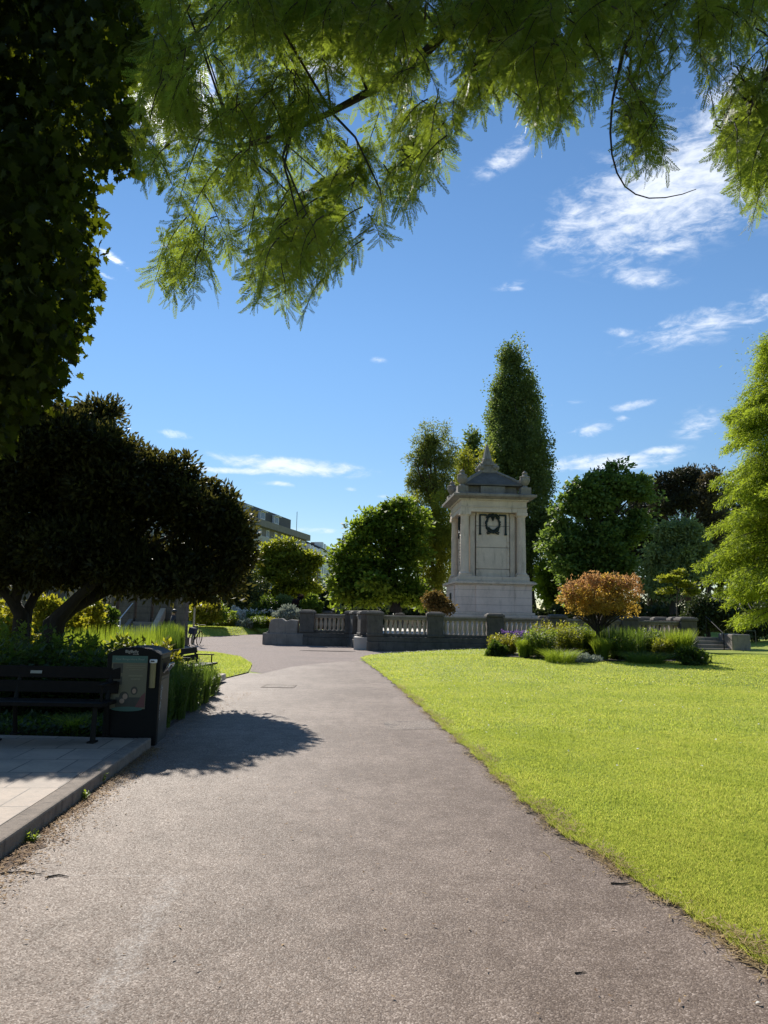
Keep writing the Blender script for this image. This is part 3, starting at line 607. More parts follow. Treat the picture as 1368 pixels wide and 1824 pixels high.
    text('BigBelly', .052, -.03, 1.118, -.3475, silver, 'logo_lettering'); text('SOLAR', .024, .02, 1.094, -.3475, silver, 'logo_small_lettering')
    text('Your Bengershare Road', .036, -.045, 1.03, -.356, plain('poster_title_ink', (.22, .30, .26), (.2, .28, .24), .5, 9, 0, 0), 'poster_title')
    mb = MB(); rr = random.Random(8)
    for k in range(34):
        z = rr.uniform(.42, .72) if k < 20 else rr.uniform(.25, .42); mb.box((.3065, -.12 + rr.gauss(0, .03) + (z - .5) * .25, z), (.003, rr.uniform(.008, .03), rr.uniform(.01, .05)))
    mb.build('scuffed_sticker', plain('torn_sticker', (.40, .41, .42), (.3, .31, .32), .7, 9, 0, .1), t)
litter_bin()

# ------------------------------------------------------------------ benches
def bench(label, loc, rz, length, group=None):
    t = thing('park_bench', label, 'bench', loc, rz)
    wm, im = M['wood_black'], M['iron']; L = length
    for z, y, h in ((.752, .03, .142), (.580, -.01, .142)): 
        mb = MB(); mb.box((-L / 2, y, z), (L, .035, h), rx=-.18); mb.build('backrest_slat', wm, t, bevel=.006)
    for y in (-.10, -.235, -.37, -.49):
        mb = MB(); mb.box((-L / 2, y, .42 + (.012 if y < -.4 else 0)), (L, .115, .045)); mb.build('seat_slat', wm, t, bevel=.006)
    for x in (-.11, -L + .11) if L < 2 else (-.11, -L / 2, -L + .11):
        mb = MB(); mb.tube([(x, -.44, 0), (x, -.43, .40)], [.034, .028], 8); mb.tube([(x, .03, 0), (x, -.05, .38), (x, .06, .83)], .028, 8); mb.tube([(x, -.46, .385), (x, -.03, .38)], .022, 8); mb.box((x, -.44, .01), (.08, .14, .02)); mb.box((x, .03, .01), (.08, .12, .02)); mb.build('leg', im, t)
    for x in (-.06, -L + .06):
        mb = MB(); mb.box((x, -.22, .645), (.05, .48, .03)); mb.tube([(x, -.40, .43), (x, -.40, .63)], .018, 8); mb.build('armrest', wm, t, bevel=.006)
    return t
bn = bench('long black timber bench on the raised paving, left of the litter bin', (-3.22, 8.97, .118), math.radians(1.0), 2.45)
mb = MB(); mb.box((-1.02, -.006, .752), (.14, .004, .035), rx=-.18); mb.build('name_plate', plain('dull_brass', (.3, .29, .25), (.2, .19, .16), .4, 9, .6, 0), bn)
bench('dark slatted bench on the small grass island beyond the litter bin', (-4.40, 17.35, .03), math.radians(84), 1.75).scale = (.93, .93, .93)
mb = MB(); mb.box((-3.86, 16.9, .11), (.34, .9, .16)); tag(mb.build('stone_block', M['limestone'], bevel=.03), 'low pale stone block in the grass beside the far bench', 'stone block')

# ------------------------------------------------------------------ lamp posts, bicycle, person
def lamp(label, loc, h, pm, lm, s=1.0):
    t = thing('lamp_post', label, 'lamp post', loc)
    mb = MB(); mb.lathe([(.11 * s, 0), (.11 * s, .35), (.075 * s, .42), (.06 * s, .5), (.055 * s, h - .5), (.07 * s, h - .45), (.03 * s, h - .4)], n=12); mb.build('pole', pm, t, smooth=True)
    mb = MB(); mb.lathe([(.09 * s, h - .42), (.15 * s, h - .12)], n=8); mb.build('lantern_glass', lm, t)
    mb = MB(); mb.lathe([(.24 * s, h - .12), (.22 * s, h - .08), (.09 * s, h + .06), (.04 * s, h + .1), (.03 * s, h + .16)], n=12); mb.build('lantern_cap', M['white_paint'], t, smooth=True)
    return t
p = G(343, 1148); lamp('cream painted lamp post rising from the plaza beside the parked bicycle', (p.x, p.y, 0), 3.05, M['cream'], M['glass'], .85)
p = P(605, 1085, 58); lamp('tall green lamp post with white lantern, standing before the trees left of the monument', (p.x, 58, .1), 5.3, plain('green_paint', (.02, .06, .045), (.015, .045, .035), .4, 5, 0, .05), M['white_paint'], 1.7)
def bicycle():
    p = G(347, 1149); t = thing('bicycle', 'dark bicycle leaning on the cream lamp post, seen end on', 'bicycle', (p.x + .12, p.y - .55, 0), math.radians(84))
    t.rotation_euler = (math.radians(7), 0, math.radians(84)); R = .34
    for x in (-.52, .52):
        mb = MB(); mb.tube([(x + R * math.cos(a), 0, R + R * math.sin(a)) for a in [2 * math.pi * k / 28 for k in range(28)]], .022, 8, True); wl = mb.build('wheel', M['black'], t, smooth=True)
        mb = MB()
        for k in range(14):
            a = 2 * math.pi * k / 14; mb.tube([(x, 0, R), (x + R * math.cos(a), 0, R + R * math.sin(a))], .003, 4)
        mb.build('spoke', M['grey_metal'], wl)
    mb = MB(); bb, st, hd, rw, fw = (-.05, 0, .30), (-.2, 0, .78), (.34, 0, .80), (-.52, 0, R), (.52, 0, R)
    for a, b in ((bb, st), (st, hd), (bb, (.36, 0, .68)), (bb, rw), (st, rw), (hd, fw), (hd, (.31, 0, .98))): mb.tube([a, b], .019, 8)
    mb.build('frame', M['iron'], t)
    mb = MB(); mb.box((-.235, 0, .92), (.26, .15, .06)); mb.tube([(-.2, 0, .78), (-.225, 0, .9)], .015, 8); mb.build('saddle', M['black'], t, bevel=.02)
    mb = MB(); mb.tube([(.28, -.30, 1.0), (.34, -.2, 1.02), (.31, 0, .99), (.34, .2, 1.02), (.28, .30, 1.0)], .014, 8); mb.build('handlebar', M['iron'], t)
    mb = MB(); mb.box((-.52, 0, .72), (.42, .30, .30)); mb.build('pannier', M['navy'], t, bevel=.03)
    mb = MB(); mb.ball((-.30, 0, .85), .035, 8, 6); mb.build('reflector', M['white_paint'], t)
bicycle()

def skin_body(name, joints, edges, radii, m, parent, sub=2):
    me = bpy.data.meshes.new(name); me.from_pydata(joints, edges, []); me.update()
    o = link_mesh(name, me, m, parent)
    sk = o.modifiers.new('skin', 'SKIN'); sk.use_smooth_shade = True
    for i, r in enumerate(radii): me.skin_vertices[0].data[i].radius = r if isinstance(r, tuple) else (r, r)
    me.skin_vertices[0].data[0].use_root = True
    s_ = o.modifiers.new('sub', 'SUBSURF'); s_.levels = sub; s_.render_levels = sub
    return o
def person():
    q = P(309, 1100, 30); t = thing('person', 'person in dark jacket walking behind the tall grass near the stone gate pillar', 'person', (q.x, 30, 0), math.radians(-70))
    J = [(0, 0, .92), (0, 0, 1.1), (0, .01, 1.3), (0, 0, 1.42), (0, -.01, 1.47), (0, -.015, 1.54), (0, -.005, 1.60),
         (-.09, 0, .88), (-.1, -.14, .48), (-.1, -.2, .07), (-.1, -.33, .04), (.09, 0, .88), (.1, .06, .48), (.1, .28, .10), (.1, .18, .03),
         (-.17, 0, 1.38), (-.22, .08, 1.12), (-.22, -.02, .88), (-.22, -.06, .80), (.17, 0, 1.38), (.22, -.08, 1.12), (.22, -.26, .94), (.22, -.33, .90)]
    E = [(0, 1), (1, 2), (2, 3), (3, 4), (4, 5), (5, 6), (0, 7), (7, 8), (8, 9), (9, 10), (0, 11), (11, 12), (12, 13), (13, 14), (2, 15), (15, 16), (16, 17), (17, 18), (2, 19), (19, 20), (20, 21), (21, 22)]
    Rr = [.13, .12, .13, .07, .055, .085, .085, .09, .06, .042, .035, .09, .06, .042, .035, .06, .045, .033, .03, .06, .045, .033, .03]
    skin_body('body', J, E, Rr, M['skin'], t)
    up = [0, 1, 2, 3, 15, 16, 17, 19, 20, 21]; mp_ = {j: i for i, j in enumerate(up)}
    skin_body('jacket', [J[j] for j in up], [(mp_[a], mp_[b]) for a, b in E if a in mp_ and b in mp_], [Rr[j] * 1.2 + .008 for j in up], M['navy'], t)
    lo = [0, 7, 8, 9, 11, 12, 13]; mp_ = {j: i for i, j in enumerate(lo)}
    skin_body('trousers', [J[j] for j in lo], [(mp_[a], mp_[b]) for a, b in E if a in mp_ and b in mp_], [Rr[j] * 1.2 + .006 for j in lo], M['iron'], t)
    mb = MB(); mb.ball((0, .02, 1.61), .105, 14, 9, 1, 1.08, .95); mb.build('hair', M['hair'], t, smooth=True)
person()

# ------------------------------------------------------------------ stone gateway and steps behind the left bed
def gateway():
    YW = 35.2
    x = lambda px, Y=YW: P(px, 1090, Y).x
    t = thing('stone_wall', 'dark rubble stone wall with slit openings behind the steps, under the big evergreen', 'wall', (0, YW, 0))
    mb = MB(); x0, x1 = x(-60), x(322)
    mb.box(((x0 + x(196)) / 2, .3, 1.0), (x(196) - x0, .5, 2.0))
    xs = [196, 204, 210, 236, 243, 300, 308, 322]
    for a, b in ((196, 206), (211, 238), (243, 268), (273, 322)): mb.box(((x(a) + x(b)) / 2, .3, 1.4), (x(b) - x(a), .55, 2.8))
    mb.box(((x(196) + x(322)) / 2, .3, 2.90), (x(322) - x(196), .62, .2)); mb.box(((x(196) + x(322)) / 2, .3, .45), (x(322) - x(196) - .02, .5, .9)); mb.build('masonry', M['rubble'], t, bevel=.03)
    t2 = thing('gate_pillar', 'tall square stone gate pillar at the right end of the rubble wall, left of the bicycle', 'pillar', (x(325, 34.3), 34.3, 0))
    mb = MB(); mb.box((0, 0, 1.15), (.46, .6, 2.3)); mb.box((0, 0, .2), (.56, .7, .4)); mb.build('shaft', M['rubble'], t2, bevel=.03)
    mb = MB(); mb.box((.02, 0, 2.36), (.58, .72, .12)); mb.box((.02, 0, 2.58), (.44, .58, .32)); mb.lathe([(.44, 2.74), (.38, 2.82), (.1, 2.86)], (.02, 0, 0), 4, off=.5); mb.build('cap', M['oldstone'], t2, bevel=.02)
    t3 = thing('stone_steps', 'flight of pale stone steps climbing to the rubble wall, left of the gate pillar', 'steps', (x(240, 33.5), 33.0, 0))
    for k in range(6):
        mb = MB(); mb.box((0, k * .32 + 1.0, .26 + .18 * k - .09 + .1), (1.25, .34, .18)); mb.build('tread', M['railstone'], t3, bevel=.015)
    mb = MB(); mb.prism([(.55, .15), (2.95, 1.75), (3.0, 2.05), (2.8, 2.15), (.45, .55)], .66, .92, 'yz'); mb.build('side_wall', M['balstone'], t3, bevel=.02)
    mb = MB(); mb.prism([(.55, 0), (2.95, 1.3), (2.95, 1.55), (.45, .35)], -.86, -.66, 'yz'); mb.build('side_wall', M['oldstone'], t3, bevel=.02)
    mb = MB(); mb.tube([(-.72, .7, .45), (-.72, .7, 1.25), (-.72, 2.6, 2.15), (-.72, 2.6, 1.4)], .025, 8); mb.build('handrail', M['white_paint'], t3)
gateway()
def lawn_steps():
    t = thing('stone_steps', 'low stone steps climbing from the lawn right of the balustrade', 'steps', (P(1262, 1140, 35.8).x, 35.6, .15))
    for k in range(4):
        mb = MB(); mb.box((0, k * .4, .10 + .17 * k), (1.9, .42, .17)); mb.build('tread', M['railstone'], t, bevel=.015)
    mb = MB(); mb.box((1.35, .35, .42), (.9, 1.5, .95)); mb.build('side_block', M['oldstone'], t, bevel=.05)
    mb = MB(); mb.tube([(.55, -.25, 0), (.55, -.25, .92), (.55, 1.6, 1.75), (.55, 1.6, .7)], .025, 8); mb.build('handrail', M['iron'], t)
    t = thing('hoop_rail', 'thin metal hoop rail on the grass bank right of the low stone steps', 'railing', (P(1312, 1142, 37).x, 37, .45))
    mb = MB(); mb.tube([(0, 0, 0), (0, 0, .75), (.55, .1, .75), (1.1, .2, .75), (1.1, .2, 0)], .02, 8); mb.build('rail', M['grey_metal'], t)
lawn_steps()
p = G(583, 1160); 
m, tt, bs, out, oc = new_mat('still_water'); tt.put(bs.inputs['Base Color'], (.02, .02, .02, 1)); bs.inputs['Roughness'].default_value = .04
pts = [(p.x + 1.15 * math.cos(a) * (1 + .2 * math.sin(3 * a)), p.y + .28 * math.sin(a) * (1 + .25 * math.cos(2 * a))) for a in [2 * math.pi * k / 30 for k in range(30)]]
tag(poly_sheet('puddle', pts, .0085, m), kind='structure')
def cover(label, px, py, wx, wy):
    p = G(px, py); t = thing('manhole_cover', label, 'manhole cover', (p.x, p.y, .004)); mb = MB(); mb.box((0, 0, .003), (wx, wy, .006)); mb.build('plate', M['asphalt_patch'], t); mb = MB()
    for s in (-1, 1): mb.box((s * (wx / 2 + .03), 0, .004), (.05, wy + .1, .008)); mb.box((0, s * (wy / 2 + .03), .0042), (wx, .05, .008))
    mb.build('rim', M['kerb'], t)
cover('square utility cover set in the path near the grass island', 497, 1223, .62, .5)

# ------------------------------------------------------------------ far buildings
def building(name, label, A, B, depth, build):
    A, B = Vector(A), Vector(B); L = (B - A).length
    t = thing(name, label, 'building', (A.x, A.y, 0), math.atan2((B - A).y, (B - A).x)); build(t, L, depth); return t
def window(t, u, z, wd, ht, frame=M['white_paint'], y=0.0):
    mb = MB(); b = .12
    mb.box((u, y - .03, z + ht / 2 - b / 2), (wd, .12, b)); mb.box((u, y - .03, z - ht / 2 + b / 2), (wd, .12, b))
    for s in (-1, 0, 1): mb.box((u + s * (wd / 2 - b / 2), y - .03, z), (b, .118, ht - 2 * b))
    f = mb.build('window', frame, t); mb = MB(); mb.box((u, y - .005, z), (wd - .1, .05, ht - .1)); mb.build('pane', M['glass'], f)
def block(t, L, D):   # u runs along the facade, -y is the street side
    H = 18.7
    mb = MB(); mb.box((L / 2, D / 2, H / 2), (L, D, H)); mb.build('wall', M['render_grey'], t)
    for k in range(6):
        z = H - .75 - k * 3.0; mb = MB(); mb.box((L / 2, -.45, z), (L + .2, .9, 1.25)); mb.build('balcony', M['render_pale'] if k else M['render_grey'], t)
        n = 16
        for q in range(n):
            if k < 4: window(t, L * (q + .5) / n, z - 1.5, 1.3 if q % 3 else 2.0, 1.35, M['white_paint'], -.02)
    mb = MB(); mb.box((L / 2 - 3, D / 2 + .2, H + 1.25), (L - 6, D - 2.4, 2.5)); mb.prism([(3, H + 2.5), (L - 9, H + 2.5), (L - 10, H + 2.9), (4, H + 2.9)], 2.4, D - 2); rf = mb.build('roof', M['slate'], t)
    for q in range(7):
        u = 6 + q * (L - 14) / 7
        mb = MB(); mb.box((u, 1.3, H + 1.15), (2.2, .8, 1.5)); mb.box((u, 1.1, H + 2.0), (2.6, 1.4, .16)); d = mb.build('dormer', M['white_paint'], rf); 
        mb = MB(); mb.box((u, .88, H + 1.2), (1.6, .06, 1.1)); mb.build('pane', M['glass'], rf)
    mb = MB(); mb.tube([(L - 1, 2, H), (L - 1, 2, H + 5)], .06, 5); mb.build('aerial', M['iron'], t)
def terrace_house(wall, eave, ridge, nwin, floors):
    def f(t, L, D):
        mb = MB(); mb.box((L / 2, D / 2, eave / 2), (L, D, eave)); mb.build('wall', wall, t)
        mb = MB(); mb.prism([(-.5, eave), (D / 2, ridge), (D + .5, eave)], 0, L, 'yz'); rf = mb.build('roof', M['slate'], t)
        for q in range(nwin):
            u = L * (q + .5) / nwin
            mb = MB(); mb.box((u, 1.0, eave + .9), (1.9, 2.0, 1.7)); mb.build('dormer', M['white_paint'], rf); mb = MB(); mb.box((u, -.03, eave + .95), (1.5, .06, 1.2)); mb.build('pane', M['glass'], rf)
            for k in range(floors): window(t, u, eave - 2.0 - 3.1 * k, 1.7, 1.9)
        mb = MB(); mb.box((L - .6, D / 2, ridge + .4), (1.0, 1.6, 2.2)); mb.build('chimney', M['brickish'], rf)
    return f
building('apartment_block', 'long grey apartment block with dark mansard roof and pale balcony bands, behind the big evergreen', (-32.0, 95, 0), (-16.9, 155.0, 0), 14, block)
building('brick_house', 'red brown brick house with dormers at the right end of the grey apartment block', (-16.6, 156.5, 0), (-15.1, 172, 0), 11, terrace_house(M['brickish'], 15.2, 18.0, 4, 4))
building('white_house', 'white rendered house with slate roof, right of the brick house', (-15.0, 172.6, 0), (-13.6, 200, 0), 12, terrace_house(M['white_paint'], 17.3, 20.0, 6, 4))
building('white_house', 'last and farthest white rendered house, showing just above the trees left of the lamp lantern', (-13.5, 200.8, 0), (-12.2, 232, 0), 12, terrace_house(M['white_paint'], 18.4, 21.4, 6, 4))
def low_building(t, L, D):
    mb = MB(); mb.box((L / 2, D / 2, 2.6), (L, D, 5.2)); mb.build('wall', M['rubble'], t); mb = MB(); mb.box((L / 2, D / 2, 5.4), (L + .5, D + .5, .35)); mb.build('roof', M['slate'], t)
    for q in range(9): window(t, L * (q + .5) / 9, 2.9, 1.3, 1.9, M['render_grey'])
    mb = MB(); mb.box((L / 2, -.2, .5), (L, .3, 1.0)); mb.build('plinth', M['oldstone'], t)
building('stone_building', 'low dark stone building seen through the gap under the evergreen at the left edge', (-44, 56, 0), (-21.0, 58, 0), 8, low_building)
def kiosk():
    p = P(577, 1090, 62); t = thing('stone_kiosk', 'small flat roofed stone kiosk behind the flower bank, left of the green lamp post', 'kiosk', (p.x, 62, .3))
    mb = MB(); mb.box((0, 1, .75), (1.75, 2.0, 1.5)); mb.build('wall', M['oldstone'], t); mb = MB(); mb.box((0, 1, 1.58), (2.2, 2.5, .16)); mb.build('roof', M['slate'], t); mb = MB(); mb.box((-.3, -.02, .62), (.6, .06, 1.2)); mb.build('door', M['brickish'], t)
kiosk()

# ------------------------------------------------------------------ foliage tools
def unit(v): return v / (np.linalg.norm(v, axis=-1, keepdims=True) + 1e-9)
def rdir(n, r=None): return unit((r or rng).normal(size=(n, 3)))
def kites(Pp, D, S, L, W, fold=.25):
    """folded diamond leaves -> verts, quads"""
    n = len(Pp); L = np.broadcast_to(np.asarray(L, float), (n,))[:, None]; W = np.broadcast_to(np.asarray(W, float), (n,))[:, None]
    N = np.cross(D, S); mid = Pp + D * L * .45
    V = np.stack([Pp, mid + S * W / 2 + N * W * fold, Pp + D * L, mid - S * W / 2 + N * W * fold], 1).reshape(-1, 3)
    return V, np.arange(4 * n).reshape(-1, 4)
def side_of(D, up=None):
    a = rdir(len(D)) if up is None else np.broadcast_to(up, D.shape)
    return unit(np.cross(D, a) + 1e-6)
def join(parts):
    Vs, Fs, b = [], [], 0
    for V, Fq in parts:
        Vs.append(V); Fs.append(Fq + b); b += len(V)
    return np.concatenate(Vs), np.concatenate(Fs)
def lobes_px(spec, Y, depth=.85, origin=(0, 0, 0)):
    """(px, py, rx, ry[, dY]) photo sized lobes at distance Y -> metres relative to origin"""
    out = []
    for l in spec:
        y = Y + (l[4] if len(l) > 4 else 0.0); c = P(l[0], l[1], y); k = y / F
        out.append((c.x - origin[0], c.y - origin[1], c.z - origin[2], l[2] * k, max(l[2], l[3] * .6) * k * depth, l[3] * k))
    return np.array(out)
def clump_centres(lobes, n, shell=.55, floor=None):
    lb = np.asarray(lobes); wgt = lb[:, 3] * lb[:, 5] + lb[:, 3] * lb[:, 4]; i = rng.choice(len(lb), n, p=wgt / wgt.sum())
    u = rdir(n); r = (rng.uniform(shell ** 3, 1, n)) ** (1 / 3)
    C = lb[i, :3] + u * r[:, None] * lb[i, 3:6]; Nn = unit(u / lb[i, 3:6])
    return C, Nn
def crown(lobes, nc, per, cr, L, W, shell=.6, out=.6, droop=.2, sz=1.0, jit=.35, fold=.25, zmin=None, sub=7, ext=(.82, 1.38), flat=.0, corek=.66):
    """clumps of leaves spread over and inside the lobes"""
    lb = np.asarray(lobes)
    if sub:
        k = np.repeat(np.arange(len(lb)), sub); u = rdir(len(k)); u[:, 2] = np.where(u[:, 2] < -.5, -u[:, 2], u[:, 2]); q = rng.uniform(.22, .5, len(k))[:, None]
        sl = np.concatenate([lb[k, :3] + u * lb[k, 3:6] * (rng.uniform(ext[0], ext[1], len(k))[:, None] - q), lb[k, 3:6] * q], 1); core = lb.copy(); core[:, 3:6] *= corek; lb = np.concatenate([sl, core])
    C, Nn = clump_centres(lb, nc, shell); s = rng.uniform(.4, 1.5, nc)
    i = np.repeat(np.arange(nc), per); n = len(i)
    off = rdir(n) * rng.uniform(0, 1, n)[:, None] ** .5 * .85; off *= (np.array([cr, cr, cr * sz]) * s[i][:, None])
    Pp = C[i] + off; D = unit(unit(off) * .6 + Nn[i] * out + rng.normal(size=(n, 3)) * .55 + np.array([0, 0, -droop]))
    S = side_of(D)
    if flat: S = unit(S * (1 - flat) + np.cross(D, np.array([0, 0, 1.0])) * flat)
    k = rng.uniform(1 - jit, 1 + jit, n)
    if zmin is not None:
        ok = Pp[:, 2] > zmin; Pp, D, S, k = Pp[ok], D[ok], S[ok], k[ok]
    return kites(Pp, D, S, L * k, W * k, fold)
def trunk_mb(pts, rads, wig=.0, n=9):
    mb = MB(); q = []
    for i, p in enumerate(pts):
        q.append((p[0] + random.uniform(-wig, wig), p[1] + random.uniform(-wig, wig), p[2]))
    mb.tube(q, list(rads), n); return mb
def limbs(mb, root, targets, r0, r1=.02, sag=.1, n=6):
    for t_ in targets:
        a = Vector(root) if not isinstance(root, list) else Vector(random.choice(root)); b = Vector(t_); pts = []
        for k in range(6):
            f = k / 5; p = a.lerp(b, f); p.z += sag * math.sin(math.pi * f) * (b - a).length * .5; p += Vector((random.uniform(-1, 1), random.uniform(-1, 1), random.uniform(-1, 1))) * .03 * (b - a).length * (0 < f < 1); pts.append(p)
        mb.tube(pts, [r0 + (r1 - r0) * k / 5 for k in range(6)], n)
def tree(name, label, px, Y, base_py, spec, lm, bm_, crown_kw, trunk_r=.25, top=None, group=None, nlimb=14, base_z=None, depth=.85, kw2=None):
    b = P(px, base_py, Y); bz = b.z if base_z is None else base_z
    o = (b.x, Y, bz); t = thing(name, label, 'tree', o, 0, group)
    lb = lobes_px(spec, Y, depth, o); topz = (lb[:, 2] + lb[:, 5] * .5).max() if top is None else top
    cx = (lb[:, 0] * lb[:, 3]).sum() / lb[:, 3].sum()
    pts = [(cx * f * .8, 0, topz * f) for f in (0, .06, .25, .5, .75, 1)]
    mb = trunk_mb(pts, [trunk_r * 1.35, trunk_r, trunk_r * .85, trunk_r * .6, trunk_r * .35, .03], trunk_r * .3)
    tg = [tuple(l[:3] + rdir(1)[0] * l[3:6] * .75) for l in lb[rng.integers(0, len(lb), nlimb)]]
    for q in tg:
        f = min(.85, max(.15, q[2] / topz * .6)); limbs(mb, (cx * f * .8, 0, topz * f), [q], trunk_r * .35)
    mb.build('trunk', bm_, t, smooth=True)
    V, Fq = crown(lb, **crown_kw)
    np_mesh('crown', V, Fq, lm, t)
    return t, lb, o

# ------------------------------------------------------------------ trees behind the monument
def K(nc, per, cr, L, W, **k): return dict(nc=nc, per=int(per * .8), cr=cr, L=L, W=W, **k)
tree('poplar_tree', 'very tall narrow dark poplar rising behind the memorial tower', 945, 76, 1092,
     [(914, 632, 20, 28), (914, 660, 30, 46), (908, 720, 40, 70), (922, 800, 48, 90), (900, 690, 24, 54), (932, 690, 24, 56), (886, 750, 22, 62), (948, 745, 24, 66), (915, 740, 30, 80), (890, 800, 28, 90), (948, 820, 34, 110), (920, 850, 40, 120), (962, 900, 30, 100), (895, 900, 25, 100), (950, 1000, 44, 100), (975, 960, 24, 90), (915, 1000, 40, 95), (880, 830, 18, 60)],
     M['l_poplar'], M['barkdark'], K(2100, 62, .9, .22, .17, sz=1.5, shell=.5, droop=.1, flat=.3, corek=.66, ext=(.85, 1.2)), .5, group=None)
tree('redwood_tree', 'airy olive green conifer with see through top, left of the memorial tower', 785, 58, 1092,
     [(772, 775, 26, 26), (765, 815, 42, 30), (742, 820, 26, 22), (790, 830, 26, 50), (745, 860, 26, 24), (775, 880, 36, 44), (800, 900, 18, 60)],
     M['l_airy'], M['barkred'], K(420, 62, .62, .24, .07, shell=.35, droop=.3), .33)
tree('redwood_tree', 'yellow olive conifer with full low crown directly left of the memorial tower', 775, 55, 1090,
     [(740, 930, 32, 40), (760, 960, 48, 50), (735, 990, 26, 40), (775, 1010, 45, 60), (790, 940, 26, 60), (760, 1050, 40, 40)],
     M['l_airy_low'], M['barkred'], K(650, 80, .7, .22, .06, shell=.5, droop=.3), .25)
tree('conifer_tree', 'dark pointed tree top showing between the airy conifer and the poplar', 838, 88, 1092,
     [(838, 785, 14, 26), (838, 820, 22, 40), (840, 880, 30, 60), (845, 960, 36, 80), (845, 1040, 40, 60)], M['l_poplar'], M['barkdark'], K(420, 50, 1.0, .36, .26, sz=1.5, shell=.5), .35)
tree('conifer_tree', 'olive conifer just left of the memorial roof, in front of the dark pointed tree', 828, 66, 1092,
     [(826, 830, 14, 30), (828, 880, 22, 45), (822, 950, 28, 60), (826, 1030, 34, 65), (868, 815, 12, 24), (868, 850, 16, 30)], M['l_airy_low'], M['barkred'], K(420, 60, .7, .26, .09, shell=.5, droop=.3), .28)
tree('broadleaf_tree', 'big rounded bright green tree left of the conifers and right of the green lamp post', 705, 50, 1088,
     [(718, 896, 14, 10), (690, 902, 14, 12), (664, 926, 14, 13), (640, 944, 13, 13), (622, 972, 14, 14), (604, 1005, 14, 16), (610, 1034, 16, 16), (744, 925, 12, 14), (700, 925, 30, 26), (675, 940, 34, 30), (650, 965, 32, 34), (625, 1005, 26, 30), (660, 1010, 44, 44), (705, 985, 36, 60), (620, 1045, 34, 34), (655, 1060, 40, 26), (705, 1050, 40, 38), (735, 950, 20, 30), (672, 1040, 26, 16, -3), (612, 1062, 18, 22), (742, 1060, 34, 30), (738, 1005, 26, 44)],
     M['l_round'], M['barkdark'], K(330, 92, 1.05, .30, .22, shell=.8, droop=.25, sz=.5, flat=.65, corek=.45, ext=(.8, 1.14)), .35)
tree('broadleaf_tree', 'small distant dark tree on the skyline between the white houses and the big rounded tree', 640, 110, 1090,
     [(640, 972, 26, 14), (622, 985, 20, 16), (650, 1000, 30, 30), (615, 1020, 26, 36)], M['l_dark'], M['barkdark'], K(260, 50, 1.4, .5, .38, shell=.6), .3)
tree('lime_tree', 'yellow green rounded tree in front of the apartment block', 505, 68, 1082,
     [(480, 978, 13, 9), (505, 970, 14, 9), (530, 980, 14, 10), (552, 996, 12, 11), (562, 1016, 9, 12), (458, 992, 12, 12), (495, 992, 26, 16), (518, 1002, 32, 20), (545, 1012, 22, 26), (475, 1000, 28, 30), (508, 1025, 44, 28), (455, 1058, 26, 22), (498, 1066, 30, 16), (545, 1062, 22, 18), (548, 1040, 22, 18), (465, 1030, 20, 26), (520, 1050, 30, 16)],
     M['l_lime'], M['barkdark'], K(250, 84, 1.0, .30, .22, shell=.8, droop=.2, sz=.5, flat=.6, corek=.4, ext=(.8, 1.2)), .2)
tree('evergreen_shrub', 'dark evergreen bush below the right end of the big evergreen tree', 418, 62, 1104,
     [(415, 1020, 26, 26), (400, 1050, 28, 34), (430, 1045, 24, 34), (412, 1080, 34, 24), (452, 1060, 22, 30), (385, 1030, 22, 36)], M['l_dark'], M['barkdark'], K(420, 55, .55, .2, .13, shell=.6), .12)
# the wood on the right
tree('chestnut_tree', 'broad dark green tree right of the poplar, behind the orange leaved acer', 1075, 62, 1095,
     [(1066, 852, 15, 14), (1090, 838, 16, 16), (1112, 845, 13, 13), (1038, 868, 15, 15), (1018, 884, 13, 12), (1136, 862, 14, 12), (1150, 880, 12, 12), (1002, 930, 12, 16), (1052, 880, 20, 18), (1085, 875, 40, 28), (1045, 892, 42, 32), (1125, 882, 34, 30), (1035, 945, 32, 46), (1080, 940, 48, 50), (1045, 1010, 40, 50), (1095, 1010, 46, 50), (1020, 1050, 30, 40), (1130, 940, 26, 50), (1010, 905, 24, 28), (1002, 985, 26, 56)],
     M['l_chestnut'], M['barkdark'], K(470, 92, 1.2, .36, .27, shell=.8, droop=.25, sz=.5, flat=.6, corek=.45), .4)
tree('fir_tree', 'very dark tree between the broad chestnut and the pine', 1160, 78, 1095,
     [(1158, 888, 34, 30), (1145, 950, 46, 60), (1175, 980, 40, 70), (1130, 1020, 44, 60), (1185, 1050, 50, 40), (1140, 905, 24, 34)], M['l_pine'], M['barkdark'], K(360, 76, 1.3, .40, .2, shell=.6), .4)
tree('pine_tree', 'spreading dark pine with flat cushions of needles at the top right of the wood', 1228, 70, 1095,
     [(1190, 868, 30, 16), (1215, 852, 38, 17), (1245, 862, 32, 22), (1205, 892, 40, 18), (1240, 898, 34, 18), (1180, 905, 26, 14), (1262, 900, 20, 22)], M['l_pine'], M['barkred'], K(330, 70, .9, .34, .12, shell=.5, sz=.6, droop=-.3), .38, nlimb=22)
tree('birch_tree', 'brownish thin leaved tree beside the pine, left of the bright feathery tree', 1264, 66, 1095,
     [(1262, 860, 14, 26), (1262, 900, 17, 40), (1268, 950, 20, 40)], M['l_brown'], M['barkdark'], K(170, 60, .8, .24, .15, shell=.4), .2)
tree('fir_tree', 'dark tree filling the wood behind the bright feathery tree', 1280, 82, 1095,
     [(1270, 960, 50, 60), (1310, 920, 40, 70), (1235, 1000, 46, 60), (1290, 1040, 60, 60), (1350, 960, 50, 90), (1360, 1050, 60, 60)], M['l_dark'], M['barkdark'], K(420, 66, 1.6, .42, .28, shell=.6), .4)
